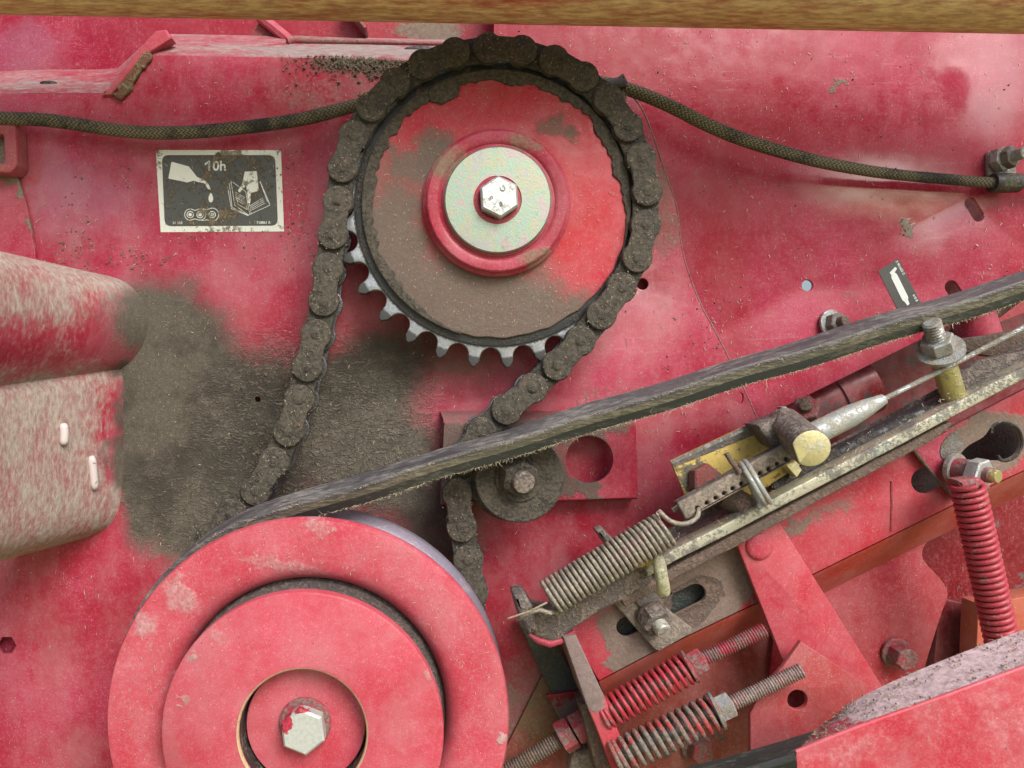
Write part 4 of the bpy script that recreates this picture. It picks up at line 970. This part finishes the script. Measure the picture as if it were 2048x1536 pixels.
cl = thing('clevis_pin', P(1600, 890, .09), 'thick pin with a flat yellow round end face above the rail', 'pin')
A, B = P(1568, 850, .076), P(1622, 897, .128); d_ = (B - A).normalized(); u_, v_, _ = frame(d_)
def dshape(r, cut, n=40):
    o = []
    for k in range(n):
        a0 = 2 * math.pi * k / n; x, y = r * math.cos(a0), r * math.sin(a0); o.append((x, y))
    return o
ax_l = (P(1600, 905, .128) - P(1640, 888, .128)).normalized()     # towards the flat
def pinrow(C, r, cut):
    o = []
    e1 = (ax_l - d_ * ax_l.dot(d_)).normalized(); e2 = d_.cross(e1)
    for k in range(48):
        a0 = 2 * math.pi * k / 48; x = min(r * math.cos(a0), r * cut); o.append(C + e1 * x + e2 * r * math.sin(a0))
    return o
Lp = (B - A).length; rr0 = .0125
build('body', loft([pinrow(A + d_ * (Lp * t), rr0 * k_, .82) for t, k_ in ((0, 1), (.97, 1), (1.0, .95))], closed=True), M['rustdust'], cl, smooth=40)
build('end_face', loft([pinrow(B + d_ * .0001, rr0 * .95, .82), pinrow(B + d_ * .0006, rr0 * .9, .82), [B + d_ * .0006] * 48], closed=True), M['goldface'], cl, smooth=40)
build('block', plate(rnd([(1512, 850), (1566, 830), (1600, 860), (1575, 905), (1548, 893)], 3), .066, .088, bevel=.001), M['rustdust'], cl)
build('yellow_tab', plate([(1572, 930), (1592, 922), (1604, 940), (1594, 955)], .067, .078, bevel=.0005), M['goldface'], cl)

ab = thing('perforated_bar', P(1480, 960, .095), 'dusty bar with a row of small holes between the coil spring and the pin', 'bar')
p0, p1 = Vector((1364, 1024)), Vector((1588, 900)); dd = (p1 - p0).normalized(); nn = Vector((-dd.y, dd.x))      # nn points down-right
wd = 20
def loc_(t, o): q = p0 + (p1 - p0) * t + nn * o; return (q.x, q.y)
holes = [circ(*loc_(t, 9), 4.3, 14) for t in (.12, .205, .285, .36, .437, .515, .6, .68, .757, .835, .915)]
build('face', plate(rnd([loc_(0, -19), loc_(1, -19), loc_(1, 19), loc_(0, 19)], 5), .094, .0985, holes, .0014, 3), M['tan'], ab, smooth=50)
build('core', plate(rnd([loc_(.01, -17), loc_(1, -17), loc_(1, 17), loc_(.01, 17)], 4), .078, .0938, bevel=.003), M['rustdust'], ab)
build('tab', tube([P(*loc_(-.06, -12), .09), P(*loc_(.03, -12), .09)], .0018, 8), M['tan'], ab)
cr = thing('ring_clip', P(1511, 965, .09), 'double-coil wire ring clip slipped over the perforated bar', 'clip')
C = P(1508, 966, .092); ax = (P(1588, 922, .094) - P(1364, 1046, .098)).normalized(); ax = (ax + TOW * .33).normalized()
cpth = coil_path(C - ax * .0034, C + ax * .0034, .0155, 2.15, 26, 1.2)
build('coils', tube(cpth, .0019, 10), M['alu'], cr, smooth=70)
build('pin', tube([P(1452, 906, .098), P(1462, 922, .099), P(1480, 946, .1)], .0017, 8), M['rust'], cr, smooth=70)

# ---------------------------------------------------------------- cable sleeve and wire rope
wr = thing('wire_rope', P(1800, 780, .09), 'grey wire rope with a tapered sleeve running to the right edge', 'cable')
A, B = P(1618, 873, .094), P(1768, 798, .094)
L = (B - A).length
build('sleeve', lathe(A, [(.0078, 0), (.0079, L * .1), (.0076, L * .55), (.0060, L * .78), (.0042, L * .95), (.0036, L), (.002, L + .0004)], 24, B - A), M['alu'], wr, smooth=50)
e0 = P(1762, 801, .094); e1 = P(2120, 616, .094); pthc = [e0.lerp(e1, k / 12) + Vector((0, 0, -.0008 * math.sin(math.pi * k / 12))) for k in range(13)]
gw = G()
base_ = catmull(pthc, 16)
for s0 in range(6):
    q = []
    for i, p in enumerate(base_):
        a0 = i * .42 + s0 * math.pi / 3; u_, v_, t_ = frame(e1 - e0); q.append(p + (u_ * math.cos(a0) + v_ * math.sin(a0)) * .00105)
    gw.join(tube(q, .00085, 6))
build('rope', gw, M['zincdull'], wr, smooth=70)
# brass coloured pin
bpz = thing('spacer_pin', P(1895, 740, .08), 'upright yellow zinc spacer pin with nut and washer behind the wire rope', 'pin')
A, B = P(1912, 808, .07), P(1880, 702, .092); d_ = (B - A).normalized()
build('sleeve', lathe(A, [(.0078, 0), (.0078, (B - A).length)], 28, d_), M['brass'], bpz)
build('washer', lathe(B, [(.004, 0), (.0150, 0), (.0150, .0022), (.004, .0022)], 36, (d_ + TOW * .22).normalized()), M['zincdull'], bpz)
build('nut', hexa(B + d_ * .002, .0105, .0095, d_, .6), M['zincdull'], bpz)
build('thread', rod_thread(B + d_ * .010, B + d_ * .026, .006, .0022), M['zincdull'], bpz)
for nm, A, B in (('rust_link', P(1945, 690, .03), P(2080, 660, .04)),):
    single('rusty_link_plate', plate([(1900, 700), (2060, 724), (2140, 690), (2140, 640), (1990, 668), (1930, 676)], .02, .03, bevel=.001), M['rust'], 'rusty link plate behind the wire rope at the right edge', 'plate')

# ---------------------------------------------------------------- extension spring
es = thing('extension_spring', P(1215, 1130, .095), 'long grey coil spring stretched between the rail end lug and the perforated bar', 'spring')
A, B = P(1096, 1196, .098), P(1334, 1056, .1)
build('coils', tube(coil_path(A, B, .0114, 25.5, 18, 1.5), .00145, 8), M['wire'], es, smooth=70)
build('left_hook', tube(catmull([P(1110, 1222, .1), P(1098, 1226, .106), P(1080, 1220, .108), P(1062, 1224, .107), P(1046, 1232, .104), P(1037, 1238, .1)], 6), .0016, 8), M['wire'], es, smooth=70)
build('right_hook', tube(catmull([P(1318, 1022, .106), P(1330, 1034, .11), P(1345, 1044, .11), P(1366, 1048, .108), P(1385, 1042, .106), P(1396, 1030, .103), P(1397, 1018, .097)], 6), .0016, 8), M['wire'], es, smooth=70)
single('straw_stalk', tube([P(1016, 1237, .1), P(1060, 1222, .108), P(1094, 1205, .112)], .0006, 5), M['straw'], 'thin straw stalk caught on the rail end lug', 'straw')
single('rear_tab', plate(rnd([(1192, 1062), (1206, 1056), (1240, 1092), (1218, 1098)], 3), .04, .055, bevel=.002), M['rustdust'], 'small rusty tab showing above the middle of the coil spring', 'tab')
hkp = thing('bent_hook', P(1318, 1150, .09), 'short pale bent hook hanging from the rail below the coil spring', 'hook')
build('shank', tube(catmull([P(1300, 1108, .088), P(1312, 1112, .094), P(1319, 1130, .099), P(1322, 1150, .1), P(1326, 1170, .099), P(1328, 1186, .096)], 6), [.0044] * 30 + [.004], 14), coated('pale_hook', (.5, .5, .3), (.26, .24, .18), .5, 70, .2, 0, .5, .9), hkp, smooth=70)
build('collar', plate(circ(1292, 1122, 24, 24, 12, -.4), .08, .089, bevel=.002), M['gold'], hkp, smooth=60)

# ---------------------------------------------------------------- clamp plate with bolt
cpz = thing('slot_clamp', P(1305, 1235, .05), 'grey clamp plate with a rusty nut across the slot of the support plate', 'clamp')
build('strap', plate(rnd([(1222, 1200), (1284, 1162), (1300, 1190), (1386, 1258), (1384, 1266), (1318, 1303), (1308, 1298)], 3), .0455, .051, bevel=.001), M['tan'], cpz)
build('chipped_collar', plate(rag(circ(1300, 1205, 28, 20, 22, .4), 8, 3, 9), .051, .0535, bevel=.0008), M['steel'], cpz)
b_, A, d0 = bolt_on(cpz, 1301, 1226, .051, .3, .5, .0115, .0115, .010, M['rust'], M['rustdust'])
build('stud', lathe(A + d0 * .012, [(.0058, 0), (.0058, .006), (.005, .0075), (.001, .0078)], 20, d0), coated('worn_stud', (.5, .52, .45), (.2, .17, .14), .4, 80, .4, 0), cpz)

# ---------------------------------------------------------------- two spring rods
def spring_rod(label, A, B, C_, rc, wr_, n, rt, m_s, m_n, m_t, h0):
    t = thing('spring_rod', P(*A, h0), label, 'spring rod', 'spring rods beside the flange')
    a, b, e = P(*A, h0), P(*B, h0), P(*C_, h0 + .004); d = (b - a).normalized()
    build('spring', tube(coil_path(a, b, rc, n, 18, .8, flat=1.2), wr_, 9), m_s, t, smooth=70)
    build('core', lathe(a, [(rt * .9, 0), (rt * .9, (b - a).length)], 16, d), M['steel'], t)
    build('washer', lathe(b, [(.003, 0), (rc * 1.22, 0), (rc * 1.22, .0018), (.003, .0018)], 36, (d + TOW * .12).normalized()), m_n, t)
    build('nut', hexa(b + d * .0019, rt * 1.75, .0098, d, .55), m_n, t)
    build('thread', rod_thread(b + d * .0115, e, rt, .00185, 16), m_t, t, smooth=60)
    return t
spring_rod('red spring rod with a red nut, the upper of two beside the flange', (1206, 1430), (1378, 1334), (1530, 1259), .0098, .00165, 17, .0052, M['redspring'], M['redbolt'], M['redbolt'], .075)
spring_rod('worn spring rod with a grey zinc nut, the lower of two beside the flange', (1232, 1516), (1432, 1422), (1604, 1340), .0105, .0018, 16, .0053, M['mixspring'], M['zincdull'], coated('dusty_thread', (.3, .17, .16), (.3, .25, .22), .5, 90, .2, 0), .085)
# bolt rod on the other side of the flange
rz = thing('adjuster_rod', P(1130, 1490, .05), 'dark threaded rod with a double nut at the bottom left of the flange', 'rod')
A, B = P(985, 1560, .05), P(1200, 1428, .05); d_ = (B - A).normalized()
build('thread', rod_thread(A, P(1140, 1466, .05), .0062, .0021), M['rust'], rz, smooth=60)
build('nut', hexa(P(1122, 1478, .05), .0118, .0105, d_, .3), M['redbolt'], rz)
build('lock_nut', hexa(P(1150, 1461, .05), .0118, .0105, d_, .5), M['redbolt'], rz)
build('washer', lathe(P(1178, 1443, .05), [(.004, 0), (.020, 0), (.020, .003), (.004, .003)], 36, d_), M['rustdust'], rz)
build('lower_lump', plate(rnd(rag([(1140, 1530), (1150, 1505), (1190, 1500), (1210, 1560), (1140, 1560)], 12, 2, 3), 4), .03, .045, bevel=.003), M['tan'], rz)

# ---------------------------------------------------------------- tall spring with strap and nut
ts = thing('tall_spring', P(1960, 1100, .08), 'tall red coil spring hanging from a zinc nut at the right edge', 'spring')
A, B = P(1934, 968, .082), P(2006, 1292, .072)
build('coils', tube(coil_path(A, B, .0093, 27, 18, .3), .0019, 9), coated('red_coil', (.38, .03, .05), (.3, .17, .17), .36, 140, 0, 0, .42, .85, bmp=.0003, grain=.5), ts, smooth=70)
build('inner_rod', lathe(A, [(.0055, 0), (.0055, (B - A).length)], 14, B - A), M['dark'], ts)
build('strap', plate(rnd([(1826, 898), (1896, 862), (1952, 962), (1912, 1002)], 4), .0465, .051, bevel=.0008), M['plain'], ts)
build('strap_edge', tube([P(1827, 900, .0508), P(1868, 950, .0508), P(1911, 1000, .0508)], .0011, 6), M['rust'], ts)
build('chipped_spot', plate(rag(circ(1906, 895, 20, 18, 30, .35), 9, 5, 12), .0509, .0516, bevel=.0003), M['steel'], ts)
d_ = (TOW + Vector((.42, 0, -.1))).normalized(); A = P(1905, 936, .053)
build('washer', lathe(A, [(.004, 0), (.0112, 0), (.0112, .0035), (.004, .0035)], 32, d_), M['zincdull'], ts)
build('spacer', lathe(A + d_ * .0035, [(.0085, 0), (.0085, .011)], 24, d_), M['redbolt'], ts)
build('nut', hexa(A + d_ * .0145, .0108, .009, d_, .2), M['zinc'], ts)
build('stud', lathe(A + d_ * .0233, [(.0055, 0), (.0055, .004), (.0052, .0041)], 24, d_), M['redbolt'], ts)
build('stud_end', lathe(A + d_ * .0274, [(.0046, 0), (.0046, .004), (.0041, .0048), (.001, .005)], 24, d_), M['brass'], ts)
build('hanger', plate(rnd([(1915, 960), (1960, 955), (1985, 975), (1975, 990), (1925, 985)], 4), .07, .084, bevel=.002), M['redbolt'], ts)

# loose bolts on the rear sheet
def stray(name, label, px, py, h, dx, dy, rw, rh, hh, m1, m2, stud=0):
    t = thing(name, P(px, py, h), label, 'bolt'); b_, A, d0 = bolt_on(t, px, py, h, dx, dy, rw, rh, hh, m1, m2)
    if stud: build('stud', lathe(A + d0 * (hh + .002), [(rh * .5, 0), (rh * .5, stud), (rh * .4, stud + .0006)], 18, d0), M['rust'], t)
    return t
stray('sheet_bolt', 'zinc washer and nut on the rear sheet just above the belt', 1662, 648, 0, .3, -.1, .0115, .0085, .007, M['zincdull'], M['steel'], .006)
stray('hidden_bolt', 'dull red nut and stud peeping out above the yellow bracket', 1612, 826, .04, -.5, -.4, .0085, .0098, .012, M['redbolt'], M['redbolt'], .008)

# ---------------------------------------------------------------- box beam, lower right corner
bb = thing('box_beam', P(1850, 1450, .18), 'red sheet-metal beam end with a straw-littered top at the lower right corner', 'beam')
hF, hR = .215, .187
fr = [(1592, 1503), (1700, 1459), (1860, 1402), (2049, 1333), (2260, 1256)]
re = [(1650, 1446), (1722, 1394), (1862, 1330), (2060, 1254), (2260, 1180)]
rows = []
for i in range(9):
    t = i / 8; rows.append([P(a[0] + (b[0] - a[0]) * t, a[1] + (b[1] - a[1]) * t, hR + (hF - hR) * t) for a, b in zip(dense(re, 5), dense(fr, 5))])
build('top_face', loft(rows), M['boxtop'], bb, smooth=60)
fr2 = dense(fr, 5)
rows = [[P(x, y, hF) for x, y in fr2], [P(x + .5, y + 5, hF + .0018) for x, y in fr2], [P(x + 1, y + 12, hF + .002) for x, y in fr2], [P(x + 30, y + 330, hF + .002) for x, y in fr2]]
build('front_face', loft(rows), M['boxbeam'], bb, smooth=60)
build('end_edge', loft([[P(1592, 1503, hF), P(1590, 1510, hF), P(1622, 1560, hF), P(1640, 1850, hF)], [P(1640, 1452, hR), P(1632, 1462, hR), P(1650, 1520, hR), P(1660, 1800, hR)]]), M['boxbeam'], bb)
build('edge_bead', tube([P(x, y + 1, hF + .0004) for x, y in fr2], .0013, 8), paint('edge_pink', red=(.5, .04, .06), faded=(.6, .15, .2), dust=-.1, streak=0), bb, smooth=70)

# ================================================================ loose chaff and crumbs
rn = random.Random(21)
def flake(g_, C, L, W, nrm_, ang):
    u_, v_, n_ = frame(nrm_); a = u_ * math.cos(ang) + v_ * math.sin(ang); b = n_.cross(a)
    k_ = n_ * rn.uniform(.0001, .0006)
    p = [C - a * L - b * W, C - a * L + b * W, C + b * W * 1.1 + k_, C - b * W * 1.1 + k_, C + a * L + b * W * .6 + k_ * .4, C + a * L - b * W * .6 + k_ * .4]
    g_.add(p, [(0, 3, 2, 1), (3, 5, 4, 2)])
def crumb(g_, C, r):
    vs = []
    for d in ((1, 0, 0), (-1, 0, 0), (0, 1, 0), (0, -1, 0), (0, 0, 1), (0, 0, -1)): vs.append(C + Vector(d) * r * rn.uniform(.5, 1.2))
    g_.add(vs, [(0, 2, 4), (2, 1, 4), (1, 3, 4), (3, 0, 4), (2, 0, 5), (1, 2, 5), (3, 1, 5), (0, 3, 5)])
cf = G(); cm = G()
def inpoly(x, y, poly):
    c_ = False; j = len(poly) - 1
    for i in range(len(poly)):
        xi, yi = poly[i]; xj, yj = poly[j]
        if (yi > y) != (yj > y) and x < (xj - xi) * (y - yi) / (yj - yi) + xi: c_ = not c_
        j = i
    return c_
for _ in range(2300):
    x, y = rn.uniform(0, 2048), rn.uniform(40, 1300)
    h = HF if inpoly(x, y, fp) else (HB if inpoly(x, y, bp) else None)
    if y < 125 and x < 1000: continue
    if (x - 560) ** 2 / 320 ** 2 + (y - 870) ** 2 / 230 ** 2 < 1 and rn.random() < .7: continue
    if h is None or (x < 300 and 540 < y < 1110): continue
    if mnoise.noise((x / 150, y / 220, 3)) < -.05 and rn.random() < .7: continue
    if rn.random() < .72: flake(cf, P(x, y, h + .0004), rn.uniform(.0005, .0016), rn.uniform(.0001, .00028), TOW, rn.gauss(math.pi / 2, .7))
    else: crumb(cm, P(x, y, h + .0002), rn.uniform(.0004, .0011))
for _ in range(900):                                    # felt of chaff under the ledge left of the sprocket
    x = rn.gauss(740, 75); y = 112 + abs(rn.gauss(0, 20)) + max(0, (x - 700)) * .08
    if x > 905 or x < 560: continue
    if rn.random() < .6: flake(cm, P(x, y, HF + rn.uniform(.0003, .003)), rn.uniform(.0008, .002), .00025, TOW, rn.uniform(0, 3.1))
    else: crumb(cm, P(x, y, HF + .0005), rn.uniform(.0006, .0018))
for cx, cy, n, sx, sy in ((150, 490, 60, 22, 40), (560, 350, 40, 25, 60), (590, 440, 50, 20, 50), (170, 460, 40, 20, 60), (430, 460, 40, 40, 25), (1410, 640, 30, 30, 30), (1810, 455, 14, 5, 8), (280, 520, 60, 40, 14), (250, 345, 20, 10, 30)):
    for _ in range(n):
        x, y = rn.gauss(cx, sx), rn.gauss(cy, sy)
        h = HF if inpoly(x, y, fp) else HB
        (crumb(cm, P(x, y, h + .0002), rn.uniform(.0004, .0014)) if rn.random() < .7 else flake(cf, P(x, y, h + .0005), rn.uniform(.0006, .0015), .0002, TOW, rn.uniform(0, 3)))
for _ in range(430):                                    # straw litter on top of the box beam
    t, k = rn.random(), rn.random(); i = min(int(k * (len(fr2) - 1)), len(fr2) - 2); f2 = dense(re, 5); w_ = k * (len(fr2) - 1) - i
    if mnoise.noise((k * 9, t * 4, 1)) < -.25: continue
    a, b = Vector(f2[i]).lerp(Vector(f2[i + 1]), w_), Vector(fr2[i]).lerp(Vector(fr2[i + 1]), w_); C = P(a[0] + (b[0] - a[0]) * t, a[1] + (b[1] - a[1]) * t - 4, hR + (hF - hR) * t + .0006)
    flake(cf if rn.random() < .4 else cm, C, rn.uniform(.0004, .0016), rn.uniform(.0001, .0002), Vector((-.1, -.5, 1)), rn.uniform(0, 3.1))
    if rn.random() < .6: crumb(cm, C, rn.uniform(.0004, .001))
for _ in range(260):                                    # sprocket, chain, pulley
    a0, r_ = rn.uniform(0, 6.28), rn.uniform(.055, .097); flake(cf, Vector((SC.x + r_ * math.cos(a0), -.0530, SC.z + r_ * math.sin(a0))), rn.uniform(.0004, .0012), .00014, TOW, rn.uniform(0, 3))
for _ in range(160):
    a0, r_ = rn.uniform(0, 3.2), rn.uniform(.1, .13); flake(cf, Vector((PC.x + r_ * math.cos(a0), -.1162, PC.z + r_ * math.sin(a0))), rn.uniform(.0005, .0014), .00014, TOW, rn.uniform(0, 3))
for _ in range(600):
    q = rn.choice(pins); flake(cf, Vector((q.x + rn.uniform(-.011, .011), -.0622, q.y + rn.uniform(-.011, .011))), rn.uniform(.0003, .001), .00012, TOW, rn.uniform(0, 3))
for _ in range(70):                                     # rail, spring plates
    x = rn.uniform(1150, 1900); y = 1180 - (x - 1150) * .52 + rn.uniform(-10, 40); flake(cf, P(x, y, .087), rn.uniform(.0005, .0016), .00016, TOW, rn.uniform(0, 3))
tag(single('chaff', cf, M['straw'], 'pale straw chaff stuck all over the machine', 'chaff'), kind='stuff')
tag(single('mud_crumbs', cm, M['crumb'], 'brown mud crumbs and chaff felt stuck to the red sheets', 'dirt'), kind='stuff')
